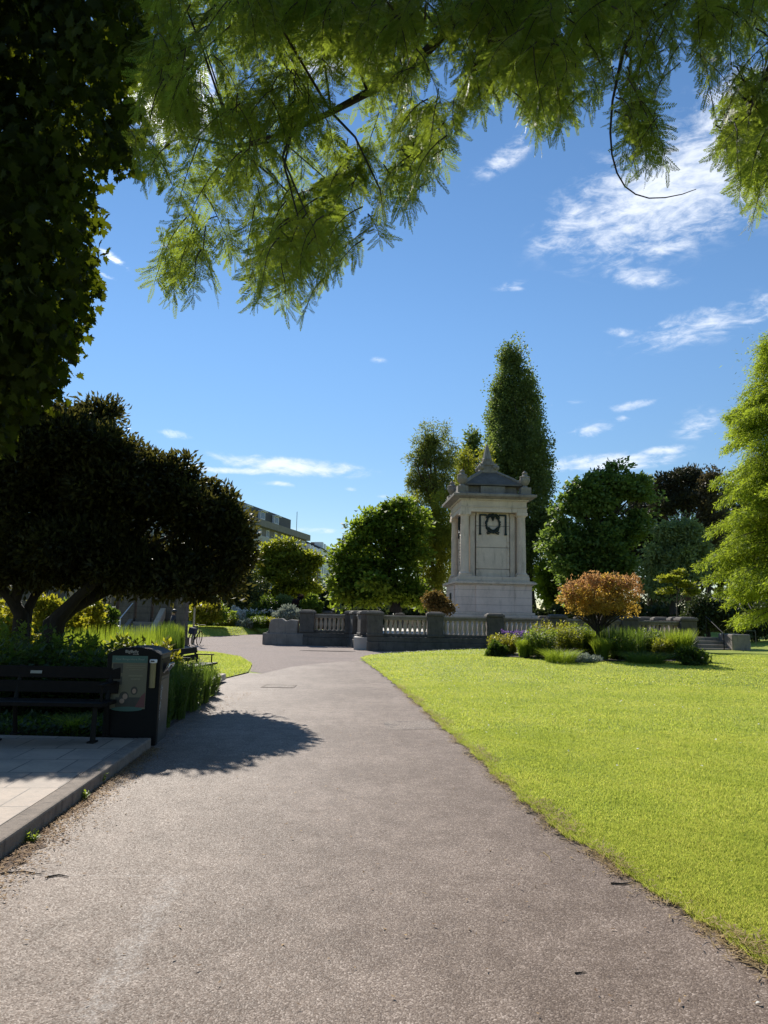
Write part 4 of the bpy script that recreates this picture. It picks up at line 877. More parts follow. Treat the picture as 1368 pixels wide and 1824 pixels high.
tree('silver_lime_tree', 'rounded grey green tree in front of the wood, left of the bright feathery tree', 1200, 54, 1095,
     [(1195, 950, 34, 28), (1175, 980, 28, 34), (1222, 968, 28, 32), (1168, 1020, 24, 34), (1205, 1010, 40, 40), (1238, 1005, 24, 40), (1190, 1050, 40, 28)], M['l_silver'], M['barkdark'], K(340, 76, .8, .28, .14, shell=.75, droop=.5, sz=.6, flat=.4, corek=.5), .25)
tree('broadleaf_tree', 'dark tree in the gap right of the memorial pedestal', 1000, 70, 1095,
     [(1000, 1000, 26, 40), (985, 1050, 34, 40), (1015, 1050, 30, 40), (1045, 1075, 30, 22)], M['l_round'], M['barkdark'], K(300, 56, .9, .34, .26, shell=.55), .25)
tree('sapling_tree', 'slim sapling with flat light green tiers behind the right end of the balustrade', 1206, 40, 1112,
     [(1192, 1031, 26, 4), (1224, 1041, 24, 4), (1188, 1052, 20, 3), (1212, 1020, 16, 3), (1230, 1056, 16, 3)], M['l_lime'], M['bark'], K(110, 26, .26, .18, .13, shell=.2, sz=.3, ext=(.7, 1.0), flat=.7), .05, nlimb=9)
tree('evergreen_shrub', 'dark clipped bush right of the last balustrade post', 1262, 42, 1135,
     [(1250, 1098, 28, 24), (1275, 1088, 24, 22), (1240, 1118, 22, 20), (1290, 1105, 24, 28)], M['l_dark'], M['barkdark'], K(330, 50, .5, .17, .11, shell=.65), .1)
tree('evergreen_shrub', 'dark bush on the grass bank at the far right, below the bright feathery tree', 1345, 41, 1142,
     [(1340, 1118, 24, 24), (1368, 1105, 34, 34), (1325, 1128, 14, 14), (1310, 1085, 34, 30, 5)], M['l_dark'], M['barkdark'], K(330, 50, .5, .17, .11, shell=.65), .1)
tree('shrub', 'small orange brown shrub between the balustrade and the left side of the memorial', 778, 39, 1098,
     [(778, 1066, 16, 10), (768, 1078, 14, 12), (790, 1080, 15, 14)], M['l_rust'], M['bark'], K(130, 44, .3, .13, .09, shell=.5), .05)
for i, (px, py, rx, ry, Y, lab) in enumerate([(560, 1060, 80, 34, 100, 'far dark hedge of trees below the apartment block'), (1080, 1070, 110, 30, 95, 'far dark hedge of trees right of the memorial pedestal'), (760, 1065, 120, 30, 100, 'far dark hedge of trees seen below the conifers'), (1290, 1085, 120, 26, 60, 'dark hedge along the bottom of the wood at the far right'), (350, 1055, 110, 40, 70, 'far dark hedge under the big evergreen tree'), (690, 1074, 80, 20, 66, 'dark shrubbery behind the terrace, left of the memorial'), (985, 1076, 70, 20, 66, 'dark shrubbery behind the terrace, right of the memorial pedestal'), (1110, 1078, 90, 20, 64, 'dark shrubbery behind the acer'), (830, 1080, 90, 18, 68, 'dark shrubbery behind the memorial pedestal'), (60, 1040, 160, 26, 62, 'far dark hedge at the left edge behind the evergreen trunks')]):
    b = P(px, py + ry, Y); o = (b.x, Y, 0); t = thing('hedge', lab, 'hedge', o)
    lb = lobes_px([(px + d * rx, py + ry * .3 * random.uniform(-1, 1), rx * .35, ry) for d in (-.8, -.4, 0, .4, .8)], Y, .5, o)
    lb[:, 2] = np.minimum(lb[:, 2], lb[:, 5] * .95); V, Fq = crown(lb, 420, 44, .7, .42, .32, shell=.5, zmin=0); np_mesh('foliage', V, Fq, M['l_dark'], t)
    [MB().tube([(l[0], l[1], 0), (l[0], l[1], l[2])], .12, 6).build('stem', M['barkdark'], t) for l in lb]

# ------------------------------------------------------------------ bright feathery conifer at the right edge
def feather_tree():
    Y0 = 25.0; b = P(1420, 1150, Y0); o = (b.x, Y0, .2)
    t = thing('redwood_tree', 'bright yellow green feathery conifer with drooping tiers at the right edge', 'tree', o)
    H = 12.4; mb = trunk_mb([(0, 0, 0), (0, 0, .6), (.05, 0, 3), (0, .05, 6), (0, 0, 10), (0, 0, H)], [.34, .28, .24, .18, .09, .02], .03)
    segs = []
    for k in range(330):
        f = random.random() ** 1.05; z = 1.9 + (H - 2.2) * f
        reach = float(np.interp(z, [1.9, 3.6, 5.8, 7.5, 9.2, 11.0, 12.4], [2.6, 3.1, 2.6, 2.4, 2.1, .9, .2])) * random.uniform(.45, 1.06); a = random.uniform(0, 2 * math.pi)
        d = Vector((math.cos(a), math.sin(a), 0)); pts = []
        rise = random.uniform(-.12, .42)
        for q in range(6):
            g = q / 5; pts.append(Vector((0, 0, z)) + d * reach * g + Vector((0, 0, rise * reach * g - .36 * reach * g * g)) + Vector((random.uniform(-.06, .06), random.uniform(-.06, .06), 0)) * g)
        mb.tube(pts, [.045 * (1 - .85 * q / 5) * (1.3 - f) for q in range(6)], 5); segs.append(np.array([tuple(p) for p in pts]))
    mb.build('trunk', M['barkred'], t, smooth=True)
    parts = []
    for pts in segs:
        L = np.linalg.norm(pts[-1] - pts[0]); n = int(380 * L); f = rng.uniform(.12, 1.0, n) ** .8; i = np.minimum((f * 5).astype(int), 4); g = f * 5 - i
        base = pts[i] * (1 - g[:, None]) + pts[i + 1] * g[:, None]; ax = unit(pts[i + 1] - pts[i])
        lat = unit(np.cross(ax, [0, 0, 1.0])) * rng.choice([-1, 1], n)[:, None]
        spread = (.62 * (1 - f) + .16)[:, None] * np.abs(rng.normal(0, .8, n))[:, None]
        base = base + lat * spread + ax * spread * .4 + np.stack([rng.normal(0, .04, n), rng.normal(0, .04, n), rng.normal(0, .09, n) - spread[:, 0] * .3], 1)
        D = unit(ax * .6 + lat * .6 + rng.normal(size=(n, 3)) * .5 + np.array([0, 0, -.35])); S = unit(np.cross(D, np.array([0, 0, 1.0]) + rng.normal(size=(n, 3)) * .5))
        parts.append(kites(base, D, S, rng.uniform(.09, .2, n), rng.uniform(.018, .04, n), .1))
    V, Fq = join(parts); np_mesh('crown', V, Fq, M['l_cypress'], t)
feather_tree()

# ------------------------------------------------------------------ orange leaved acer in the bed
def acer():
    Y0 = 26.6; b = P(1066, 1150, Y0); z0 = float(lawn_h(b.x, Y0)); o = (b.x, Y0, z0)
    t = thing('acer_tree', 'small umbrella shaped acer with orange young leaves over the flower bed', 'tree', o)
    lb = lobes_px([(1075, 1074, 66, 24), (1032, 1078, 36, 24), (1112, 1080, 38, 22), (1075, 1056, 52, 22)], Y0, .9, o)
    mb = MB(); mb.tube([(0, 0, 0), (.02, 0, .5), (-.01, .02, .95)], [.085, .07, .075], 8)
    C, Nn = clump_centres(lb, 44, .7); limbs(mb, (-.01, .02, .92), [tuple(c) for c in C], .032, .006, .12, 5); mb.build('trunk', M['barkdark'], t, smooth=True)
    V, Fq = crown(lb, 330, 27, .24, .085, .05, shell=.45, droop=.2); np_mesh('crown', V, Fq, M['l_acer'], t)
    lo = lobes_px([(1040, 1052, 40, 18), (1085, 1042, 46, 14), (1125, 1056, 26, 16), (1012, 1062, 18, 14), (1070, 1034, 30, 10)], Y0, .9, o)
    V, Fq = crown(lo, 150, 26, .22, .09, .05, shell=.6, droop=-.3); np_mesh('young_foliage', V, Fq, M['l_orange'], t)
acer()

# ------------------------------------------------------------------ bed plants
def blades(n, h, r, wd, arch=.5, base_r=.4, seg=3, hv=.3, r_=None):
    """tuft of arching grass blades round the origin"""
    a = rng.uniform(0, 2 * np.pi, n); rr = r * base_r * np.sqrt(rng.uniform(0, 1, n)); b = np.stack([rr * np.cos(a), rr * np.sin(a), np.zeros(n)], 1)
    a2 = a + rng.normal(0, .9, n); d = np.stack([np.cos(a2), np.sin(a2), np.zeros(n)], 1); H = h * rng.uniform(1 - hv, 1.05, n); out = r * (1 - base_r * .6) * rng.uniform(.2, 1, n) * arch * 1.6
    S = np.stack([-np.sin(a2), np.cos(a2), np.zeros(n)], 1); S = unit(S + rng.normal(size=(n, 3)) * .4); Vs = []
    for k in range(seg + 1):
        g = k / seg; c = b + d * (out * g ** 1.8)[:, None]; c[:, 2] = H * (g - .22 * arch * g ** 3); wk = wd * (1 - g) ** .6 + wd * .06
        Vs += [c - S * wk / 2, c + S * wk / 2]
    V = np.stack(Vs, 1).reshape(-1, 3); m = 2 * (seg + 1); o = np.arange(n)[:, None] * m
    Fq = np.concatenate([np.concatenate([o + 2 * k, o + 2 * k + 1, o + 2 * k + 3, o + 2 * k + 2], 1) for k in range(seg)]); return V, Fq
def herb(n, h, r, L, W, per=12, base_r=.5, out=.6, up=.25):
    """leafy upright stems"""
    a = rng.uniform(0, 2 * np.pi, n); rr = r * base_r * np.sqrt(rng.uniform(0, 1, n)); b = np.stack([rr * np.cos(a), rr * np.sin(a), np.zeros(n)], 1); H = h * rng.uniform(.65, 1.05, n) * (1 - .25 * (rr / max(r, 1e-3)) ** 2)
    lean = np.stack([np.cos(a), np.sin(a), np.zeros(n)], 1) * (r * (1 - base_r) * rng.uniform(.2, 1, n))[:, None]
    i = np.repeat(np.arange(n), per); g = rng.uniform(.12, 1, len(i)); c = b[i] + lean[i] * (g ** 1.4)[:, None]; c[:, 2] = H[i] * g
    q = rng.uniform(0, 2 * np.pi, len(i)); D = unit(np.stack([np.cos(q), np.sin(q), up + rng.normal(0, .35, len(i)) + .5 * (g > .92)], 1)); S = unit(np.cross(D, [0, 0, 1.0]) + rng.normal(size=(len(i), 3)) * .25)
    k = rng.uniform(.6, 1.25, len(i)) * (1.15 - .4 * g); lv = kites(c, D, S, L * k, W * k, .2)
    tip = b + lean; tip[:, 2] = H; sd = unit(np.cross(tip - b, rdir(n))) * .006; sv = np.stack([b - sd, b + sd, tip + sd * .4, tip - sd * .4], 1).reshape(-1, 3)
    return join([lv, (sv, np.arange(4 * n).reshape(-1, 4))])
def dome(nc, per, r, h, L, W, cr=None):
    return crown([(0, 0, h * .42, r, r, h * .58)], nc, per, cr or r * .28, L, W, shell=.6, out=.7, droop=-.1, zmin=0)
def plant(name, label, loc, mats_parts, group, cat='plant', rz=None):
    t = thing(name, label, cat, loc, random.uniform(0, 6.28) if rz is None else rz, group)
    for nm, (V, Fq), m in mats_parts: np_mesh(nm, V, Fq, m, t)
    return t
GB = 'plants in the bed before the balustrade'
def bedpos(px, py):
    p = G(px, py, .22); return (p.x, p.y, float(lawn_h(p.x, p.y)) - .02), p.y / F
def bed_plant(kind, px, base, top, wd, label, mat_, extra=None):
    loc, k = bedpos(px, base); h = (base - top) * k * 1.22; r = wd * k * .74
    if kind == 'grass': prt = [('foliage', blades(int(900), h, r, .024, .55), M[mat_])]; nm = 'ornamental_grass'
    elif kind == 'iris': prt = [('foliage', blades(int(480), h, r, .035, .3, .8, 3, .5), M[mat_])]; nm = 'iris_clump'
    elif kind == 'herb': prt = [('foliage', herb(150, h, r, .13, .06, 24, .72), M[mat_])]; nm = 'leafy_perennial'
    elif kind == 'dome': prt = [('foliage', dome(110, 30, r, h, .085, .055), M[mat_])]; nm = 'low_shrub'
    elif kind == 'fine': prt = [('foliage', blades(900, h, r, .012, .8, .6), M[mat_])]; nm = 'ornamental_grass'
    if extra:
        n = 60; a = rng.uniform(0, 6.28, n); rr = r * np.sqrt(rng.uniform(0, 1, n)); c = np.repeat(np.stack([rr * np.cos(a), rr * np.sin(a), h * rng.uniform(.8, 1.12, n)], 1), 9, 0) + rng.normal(0, .035, (n * 9, 3))
        D = rdir(n * 9); prt.append(('bloom', kites(c, D, side_of(D), .07, .05), M[extra]))
    t = plant(nm, label, loc, prt, GB)
    for ch in t.children:
        if ch.name.startswith('bloom'): ch['kind'] = 'stuff'
    return t
bed_plant('herb', 897, 1166, 1135, 40, 'pale lobed perennial at the left end of the bed before the balustrade', 'l_yellow')
bed_plant('dome', 884, 1168, 1148, 26, 'dark low leafy clump at the extreme left tip of the balustrade bed', 'l_herb_dark')
bed_plant('herb', 930, 1158, 1134, 50, 'purple flowering clump behind the left end of the balustrade bed', 'l_herb', 'l_purple')
bed_plant('grass', 934, 1171, 1140, 30, 'yellow green grass tuft right of the pale lobed perennial', 'l_grass')
bed_plant('herb', 986, 1168, 1118, 64, 'tall lime green leafy mound, tallest on the left of the acer trunk', 'l_yellow')
bed_plant('fine', 998, 1178, 1153, 56, 'fine soft grass tuft in front of the tall lime green mound', 'l_grass')
bed_plant('herb', 1034, 1170, 1122, 36, 'mid green leafy clump just left of the acer trunk', 'l_herb')
bed_plant('grass', 1058, 1171, 1128, 36, 'green grass clump at the foot of the acer trunk', 'l_grass')
bed_plant('iris', 1092, 1174, 1124, 40, 'dark upright iris leaves right of the acer trunk', 'l_grass_dark')
bed_plant('iris', 1124, 1173, 1124, 42, 'tallest dark iris clump in the middle right of the balustrade bed', 'l_grass_dark')
bed_plant('herb', 1155, 1172, 1128, 40, 'bushy mid green perennial right of the dark iris leaves', 'l_herb')
bed_plant('fine', 1150, 1181, 1160, 70, 'low fine dark grass along the front of the bed below the dark iris', 'l_grass_dark')
bed_plant('herb', 1184, 1176, 1143, 28, 'short yellowish perennial left of the big arching grass', 'l_lime')
bed_plant('grass', 1212, 1176, 1124, 54, 'big arching grass near the right end of the balustrade bed', 'l_grass')
bed_plant('dome', 1237, 1184, 1164, 38, 'low dark leafy clump at the right tip of the balustrade bed', 'l_herb_dark')
bed_plant('dome', 1040, 1178, 1172, 40, 'low silvery ground cover plant below the acer trunk', 'l_grey')
bed_plant('herb', 962, 1172, 1126, 44, 'bright leafy perennial between the purple flowers and the tall lime green mound', 'l_herb')
bed_plant('herb', 1012, 1172, 1124, 40, 'lime leaved perennial filling the gap left of the mid green clump', 'l_lime')
bed_plant('grass', 1072, 1176, 1140, 34, 'short bright grass tuft in front of the dark upright iris leaves', 'l_grass')
bed_plant('herb', 1108, 1176, 1142, 40, 'bright low perennial in front of the tallest dark iris clump', 'l_herb')
bl = [bedpos(px, py)[0] for px, py in [(882, 1163), (905, 1170), (1000, 1176), (1100, 1179), (1180, 1179), (1245, 1180), (1248, 1170), (1100, 1160), (900, 1156)]]
bm = bmesh.new(); f = bm.faces.new([bm.verts.new((p[0], p[1], p[2] + .05)) for p in bl]); f.normal_update(); f.normal_flip() if f.normal.z < 0 else None
bmesh.ops.triangulate(bm, faces=[f]); me = bpy.data.meshes.new('bed_soil'); bm.to_mesh(me); bm.free(); tag(link_mesh('bed_soil', me, M['soil']), kind='structure')

# bank beds on the far left
GF = 'plants in the far flower bank'
def far_plant(kind, px, base, top, wd, Y, label, mat_, extra=None):
    p = P(px, base, Y); h = (base - top) * Y / F; r = wd * Y / F * .55; sc = Y / 26
    if kind == 'grass': prt = [('foliage', blades(500, h, r, .05, .5), M[mat_])]; nm = 'ornamental_grass'
    elif kind == 'herb': prt = [('foliage', herb(110, h, r, .2, .1, 20, .7), M[mat_])]; nm = 'leafy_perennial'
    else: prt = [('foliage', dome(150, 30, r, h, .17, .11), M[mat_])]; nm = 'garden_shrub'
    if extra:
        n = 70; a = rng.uniform(0, 6.28, n); rr = r * np.sqrt(rng.uniform(0, 1, n)); c = np.repeat(np.stack([rr * np.cos(a), rr * np.sin(a), h * rng.uniform(.75, 1.1, n)], 1), 6, 0) + rng.normal(0, .06, (n * 6, 3))
        D = rdir(n * 6); prt.append(('bloom', kites(c, D, side_of(D), .12, .09), M[extra]))
    t = plant(nm, label, (p.x, Y, p.z), prt, GF)
    for ch in t.children:
        if ch.name.startswith('bloom'): ch['kind'] = 'stuff'
    return t
far_plant('dome', 382, 1108, 1062, 42, 52, 'rounded bright green shrub right of the cream lamp post', 'l_herb')
far_plant('dome', 357, 1112, 1072, 50, 50, 'yellow green shrub directly behind the cream lamp post', 'l_yellow')
far_plant('herb', 366, 1120, 1100, 26, 55.2, 'purple flowered clump at the left front of the far flower bank', 'l_herb', 'l_purple')
far_plant('herb', 402, 1120, 1092, 54, 55.4, 'bright grassy mound in the front of the far flower bank', 'l_yellow')
far_plant('dome', 437, 1120, 1108, 22, 55, 'small grey green cushion at the front of the far flower bank', 'l_grey')
far_plant('herb', 462, 1120, 1098, 34, 55.4, 'green perennial in front of the pale flowers in the far flower bank', 'l_herb')
far_plant('dome', 420, 1106, 1084, 20, 57, 'silvery white bush above the bright grassy mound', 'l_white')
far_plant('herb', 455, 1110, 1088, 60, 58.5, 'drift of pale feathery flowers in the middle of the far flower bank', 'l_herb', 'l_white')
far_plant('herb', 488, 1120, 1100, 30, 55.5, 'lime green perennial at the right end of the far flower bank', 'l_yellow')
far_plant('dome', 505, 1092, 1062, 36, 63, 'grey green shrub behind the wing wall, left of the plum coloured shrub', 'l_silver')
far_plant('dome', 534, 1096, 1066, 28, 61, 'plum coloured shrub behind the wing wall', 'l_plum')
far_plant('dome', 556, 1096, 1064, 28, 60, 'green shrub left of the stone kiosk', 'l_herb')
far_plant('dome', 510, 1108, 1086, 50, 56.5, 'grey leaved low shrub just behind the wing wall', 'l_grey')
far_plant('dome', 470, 1096, 1066, 50, 60, 'dark green shrub behind the pale feathery flowers', 'l_herb_dark')

# ------------------------------------------------------------------ the left bed
GL = 'plants in the bed behind the bench'
def left_grass():
    labs = ['tall bright upright grass clump left of the steps', 'tall bright upright grass clump in front of the steps', 'dense tall grass clump below the walking person', 'tall grass clump by the gate pillar with dry white edges', 'tall bright grass clump behind the litter bin', 'short bright grass clump under the leaning trunks', 'tall grass clump left of the dense one', 'bright grass clump behind the long bench', 'darker tall grass clump near the pillar foot']
    for (px, Y, top, wd, m), lab in zip([(195, 16.5, 1112, 90, 'l_grass'), (240, 17, 1114, 80, 'l_grass'), (296, 18.5, 1106, 44, 'l_grass_dark'), (316, 19.5, 1112, 26, 'l_grass'), (262, 15, 1128, 60, 'l_grass'), (130, 17.5, 1118, 80, 'l_grass'), (272, 18, 1112, 50, 'l_grass'), (165, 15, 1128, 70, 'l_grass'), (305, 17.3, 1122, 30, 'l_grass_dark')], labs):
        p = P(px, top, Y); plant('tall_grass', lab, (p.x, Y, .03), [('foliage', blades(700, p.z, wd * Y / F * .6, .022, .22, .85, 3, .35), M[m])], GL)
left_grass()
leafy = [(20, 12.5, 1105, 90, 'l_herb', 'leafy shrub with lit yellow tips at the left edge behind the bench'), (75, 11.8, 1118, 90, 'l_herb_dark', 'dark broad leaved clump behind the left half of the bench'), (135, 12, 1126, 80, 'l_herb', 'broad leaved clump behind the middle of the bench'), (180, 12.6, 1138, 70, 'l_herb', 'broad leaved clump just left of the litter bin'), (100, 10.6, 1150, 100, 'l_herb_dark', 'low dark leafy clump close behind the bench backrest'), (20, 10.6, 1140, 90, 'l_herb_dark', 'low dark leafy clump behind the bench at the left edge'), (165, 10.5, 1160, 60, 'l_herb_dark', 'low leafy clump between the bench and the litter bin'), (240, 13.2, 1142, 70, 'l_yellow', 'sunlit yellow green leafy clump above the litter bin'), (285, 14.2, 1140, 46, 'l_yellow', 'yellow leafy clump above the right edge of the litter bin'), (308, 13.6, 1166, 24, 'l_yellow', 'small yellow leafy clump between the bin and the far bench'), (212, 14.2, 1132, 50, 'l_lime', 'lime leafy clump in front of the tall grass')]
for px, Y, top, wd, m, lab in leafy:
    p = P(px, top, Y); r = wd * Y / F * .6
    plant('leafy_perennial', lab, (p.x, Y, .03), [('foliage', herb(70, p.z, r, .16, .085, 22, .7), M[m])], GL)
for px, Y, top, wd, m, lab in [(165, 20, 1062, 60, 'l_yellow', 'yellow green shrub seen under the evergreen, right of the leaning trunks'), (95, 21, 1050, 60, 'l_yellow', 'yellow green shrub seen between the leaning trunks'), (130, 22, 1075, 60, 'l_herb', 'green shrub low between the yellow green shrubs'), (15, 19, 1085, 70, 'l_yellow', 'yellow green shrub left of the first evergreen trunk'), (185, 21, 1085, 50, 'l_herb_dark', 'dark shrub beside the stone steps')]:
    p = P(px, top, Y); r = wd * Y / F * .6; plant('garden_shrub', lab, (p.x, Y, .03), [('foliage', dome(130, 32, r, p.z, .12, .075), M[m])], GL)
# leafy edging beside the path, from the bin to the grass island
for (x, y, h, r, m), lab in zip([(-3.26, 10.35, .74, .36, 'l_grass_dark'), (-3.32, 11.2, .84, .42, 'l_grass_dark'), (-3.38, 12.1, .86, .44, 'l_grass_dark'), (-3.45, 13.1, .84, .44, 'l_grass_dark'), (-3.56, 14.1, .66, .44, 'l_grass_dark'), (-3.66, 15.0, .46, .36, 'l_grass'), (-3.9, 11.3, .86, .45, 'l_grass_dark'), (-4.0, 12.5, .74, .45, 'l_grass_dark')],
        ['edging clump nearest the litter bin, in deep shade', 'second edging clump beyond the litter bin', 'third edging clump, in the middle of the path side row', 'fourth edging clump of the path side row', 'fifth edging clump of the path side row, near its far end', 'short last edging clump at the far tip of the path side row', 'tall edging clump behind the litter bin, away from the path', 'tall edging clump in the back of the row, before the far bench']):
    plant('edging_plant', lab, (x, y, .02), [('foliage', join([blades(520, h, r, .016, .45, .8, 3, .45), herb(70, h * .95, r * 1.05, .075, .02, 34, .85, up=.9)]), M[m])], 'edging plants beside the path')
# ground ivy under the bench
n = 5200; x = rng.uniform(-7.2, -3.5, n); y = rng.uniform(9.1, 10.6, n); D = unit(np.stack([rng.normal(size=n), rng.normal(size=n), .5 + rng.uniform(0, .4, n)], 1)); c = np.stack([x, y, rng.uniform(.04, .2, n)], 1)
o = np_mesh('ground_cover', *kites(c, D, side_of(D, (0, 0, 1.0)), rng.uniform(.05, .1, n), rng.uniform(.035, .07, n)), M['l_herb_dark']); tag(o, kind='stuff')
plant('grass_tuft', 'small arching grass tuft under the bench seat', (-3.95, 9.5, .03), [('foliage', blades(220, .34, .36, .014, .9), M['l_grass'])], GL)

# ------------------------------------------------------------------ big leaning evergreen on the left
def evergreen():
    Y0 = 14.1; o = (P(150, 1100, Y0).x, Y0, 0); t = thing('evergreen_tree', 'wide domed dark evergreen tree with leaning black trunks, left of the plaza', 'tree', o)
    lb = lobes_px([(60, 825, 110, 92), (175, 805, 92, 62), (110, 785, 90, 52), (250, 845, 76, 60), (200, 900, 130, 86), (305, 858, 50, 62), (335, 910, 74, 66), (392, 925, 46, 56), (416, 962, 42, 56), (428, 985, 30, 40), (30, 920, 130, 90), (130, 980, 120, 70), (240, 1000, 110, 50), (350, 1010, 70, 44), (-60, 880, 130, 110), (-120, 980, 120, 80), (60, 990, 110, 60), (70, 1012, 120, 40), (200, 1022, 110, 36), (310, 1036, 90, 34), (385, 1045, 60, 30), (-40, 1010, 90, 44), (175, 745, 60, 26, .8), (60, 745, 60, 30), (420, 1010, 30, 40)], Y0, .9, o)
    mb = MB(); k = Y0 / F
    def q(px, py, dy=0): v = P(px, py, Y0 + dy); return (v.x - o[0], Y0 + dy - o[1], v.z)
    mb.tube([q(85, 1240), q(95, 1110), q(130, 1080, .1), q(185, 1052, .2), q(235, 1030, .3), q(300, 990, .4)], [.24, .2, .15, .13, .11, .06], 10)
    mb.tube([q(92, 1150), q(105, 1098, -.1), q(140, 1062, -.2), q(160, 1045, -.3), q(200, 990, -.4)], [.2, .15, .10, .10, .05], 9)
    mb.tube([q(30, 1240, .3), q(38, 1095, .3), q(25, 1075, .2), q(32, 1050, .1), q(70, 960, 0)], [.22, .15, .12, .11, .05], 10)
    mb.tube([q(40, 1140, .4), q(50, 1085, .4), q(62, 1060, .5), q(78, 1045, .6), q(110, 960, .4)], [.15, .10, .09, .08, .05], 9)
    mb.tube([q(30, 1080, .2), q(5, 1050), q(-40, 1000)], [.12, .09, .05], 8)
    C, Nn = clump_centres(lb, 34, .5)
    limbs(mb, [q(235, 1030, .3), q(160, 1045, -.3), q(70, 1000, 0), q(110, 1000, .4), q(0, 1045)], [tuple(c) for c in C if c[2] > 2.3], .06, .012, .05, 6)
    mb.build('trunk', bark('nearly_black_bark', (.026, .021, .017), (.011, .009, .008)), t, smooth=True)
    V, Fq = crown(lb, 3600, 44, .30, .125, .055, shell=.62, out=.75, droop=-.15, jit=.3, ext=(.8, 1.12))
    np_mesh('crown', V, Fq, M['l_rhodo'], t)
evergreen()

# ------------------------------------------------------------------ near maple, dark against the sun
MAPLE2 = np.array([(0, 0), (.10, .16), (.36, .06), (.30, .24), (.50, .42), (.33, .46), (.36, .62), (.18, .58), (.13, .78), (.06, .84), (0, 1.0), (-.06, .84), (-.13, .78), (-.18, .58), (-.36, .62), (-.33, .46), (-.50, .42), (-.30, .24), (-.36, .06), (-.10, .16)])
def stamp_maple(Pp, D, S, size):
    N = np.cross(D, S); T = np.concatenate([[(0, .38)], MAPLE2]); m = len(T)
    V = Pp[:, None] + S[:, None] * (T[None, :, :1] * size[:, None, None]) + D[:, None] * (T[None, :, 1:] * size[:, None, None]) + N[:, None] * ((np.abs(T[None, :, :1]) ** 1.5) * -.35 * size[:, None, None])
    k = np.arange(m - 1); Ft = np.stack([np.zeros(m - 1, int), k + 1, (k + 1) % (m - 1) + 1], 1)
    Fq = (Ft[None] + (np.arange(len(Pp)) * m)[:, None, None]).reshape(-1, 3); return V.reshape(-1, 3), Fq
def inside(poly, x, y):
    poly = np.asarray(poly, float); c = np.zeros(len(x), bool); j = len(poly) - 1
    for i in range(len(poly)):
        xi, yi = poly[i]; xj, yj = poly[j]; hit = ((yi > y) != (yj > y)) & (x < (xj - xi) * (y - yi) / (yj - yi + 1e-9) + xi); c ^= hit; j = i
    return c
def maple():
    o = (-7.6, 7.6, 0); t = thing('maple_tree', 'near maple in deep shade, its lobed leaves hanging down the left edge', 'tree', o)
    mb = trunk_mb([(0, 0, 0), (0, 0, .5), (.1, 0, 3), (.0, .1, 6), (0, 0, 9), (0, 0, 12)], [.42, .33, .29, .24, .16, .05], .03)
    tg = []
    for k in range(40):
        z = random.uniform(3.2, 11); tg.append((random.uniform(1, 4.2) if random.random() < .7 else random.uniform(-3, 1), random.uniform(-2.2, 2.2), z))
    poly = [(-420, -420), (330, -420), (290, -60), (262, 10), (258, 90), (232, 150), (225, 235), (205, 285), (150, 292), (138, 330), (150, 380), (160, 440), (140, 490), (148, 540), (120, 560), (128, 610), (100, 650), (85, 690), (40, 712), (20, 740), (0, 775), (-60, 800), (-420, 800)]
    for q in tg:
        x, y = proj(np.array([q]) + np.array(o))
        if inside(poly, x + 25, y)[0] and inside(poly, x, y + 20)[0] and q[2] > 4.2: limbs(mb, (0, 0, max(2.4, q[2] - random.uniform(.3, 1.0))), [q], .07, .01, .1)
    mb.build('trunk', M['barkdark'], t, smooth=True)
    n = 60000; Yq = rng.uniform(5.6, 9.6, n); px = rng.uniform(-420, 330, n); py = rng.uniform(-420, 800, n)
    ok = inside(poly, px, py); px, py, Yq = px[ok], py[ok], Yq[ok]
    # clumped: keep points near random spray centres
    C = rng.choice(len(px), 900, replace=False); i = rng.integers(0, len(C), 56000)
    Pc = np.array([tuple(P(px[c], py[c], Yq[c])) for c in C]); Pp = Pc[i] + rng.normal(size=(len(i), 3)) * np.array([.22, .26, .22])
    x, y = proj(Pp); ok = inside(poly, x, y); Pp = Pp[ok]
    edge_n = 95; k = rng.integers(3, 21, edge_n); f = rng.uniform(0, 1, edge_n); pa = np.array(poly, float); ex = pa[k] * (1 - f[:, None]) + pa[k + 1] * f[:, None]
    ce = np.array([tuple(P(a + rng.normal(-2, 11), b + rng.normal(0, 6), rng.uniform(6.0, 8.2))) for a, b in ex]); Pe = np.repeat(ce, 14, 0) + rng.normal(size=(edge_n * 14, 3)) * np.array([.075, .1, .085]); Pp = np.concatenate([Pp, Pe]) - np.array(o)
    n = len(Pp); D = unit(rng.normal(size=(n, 3)) * .55 + np.array([.15, 0, -.75])); S = unit(np.cross(D, rng.normal(size=(n, 3)) + np.array([0, 1.2, .6])))
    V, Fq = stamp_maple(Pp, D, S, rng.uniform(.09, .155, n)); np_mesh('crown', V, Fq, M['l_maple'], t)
maple()

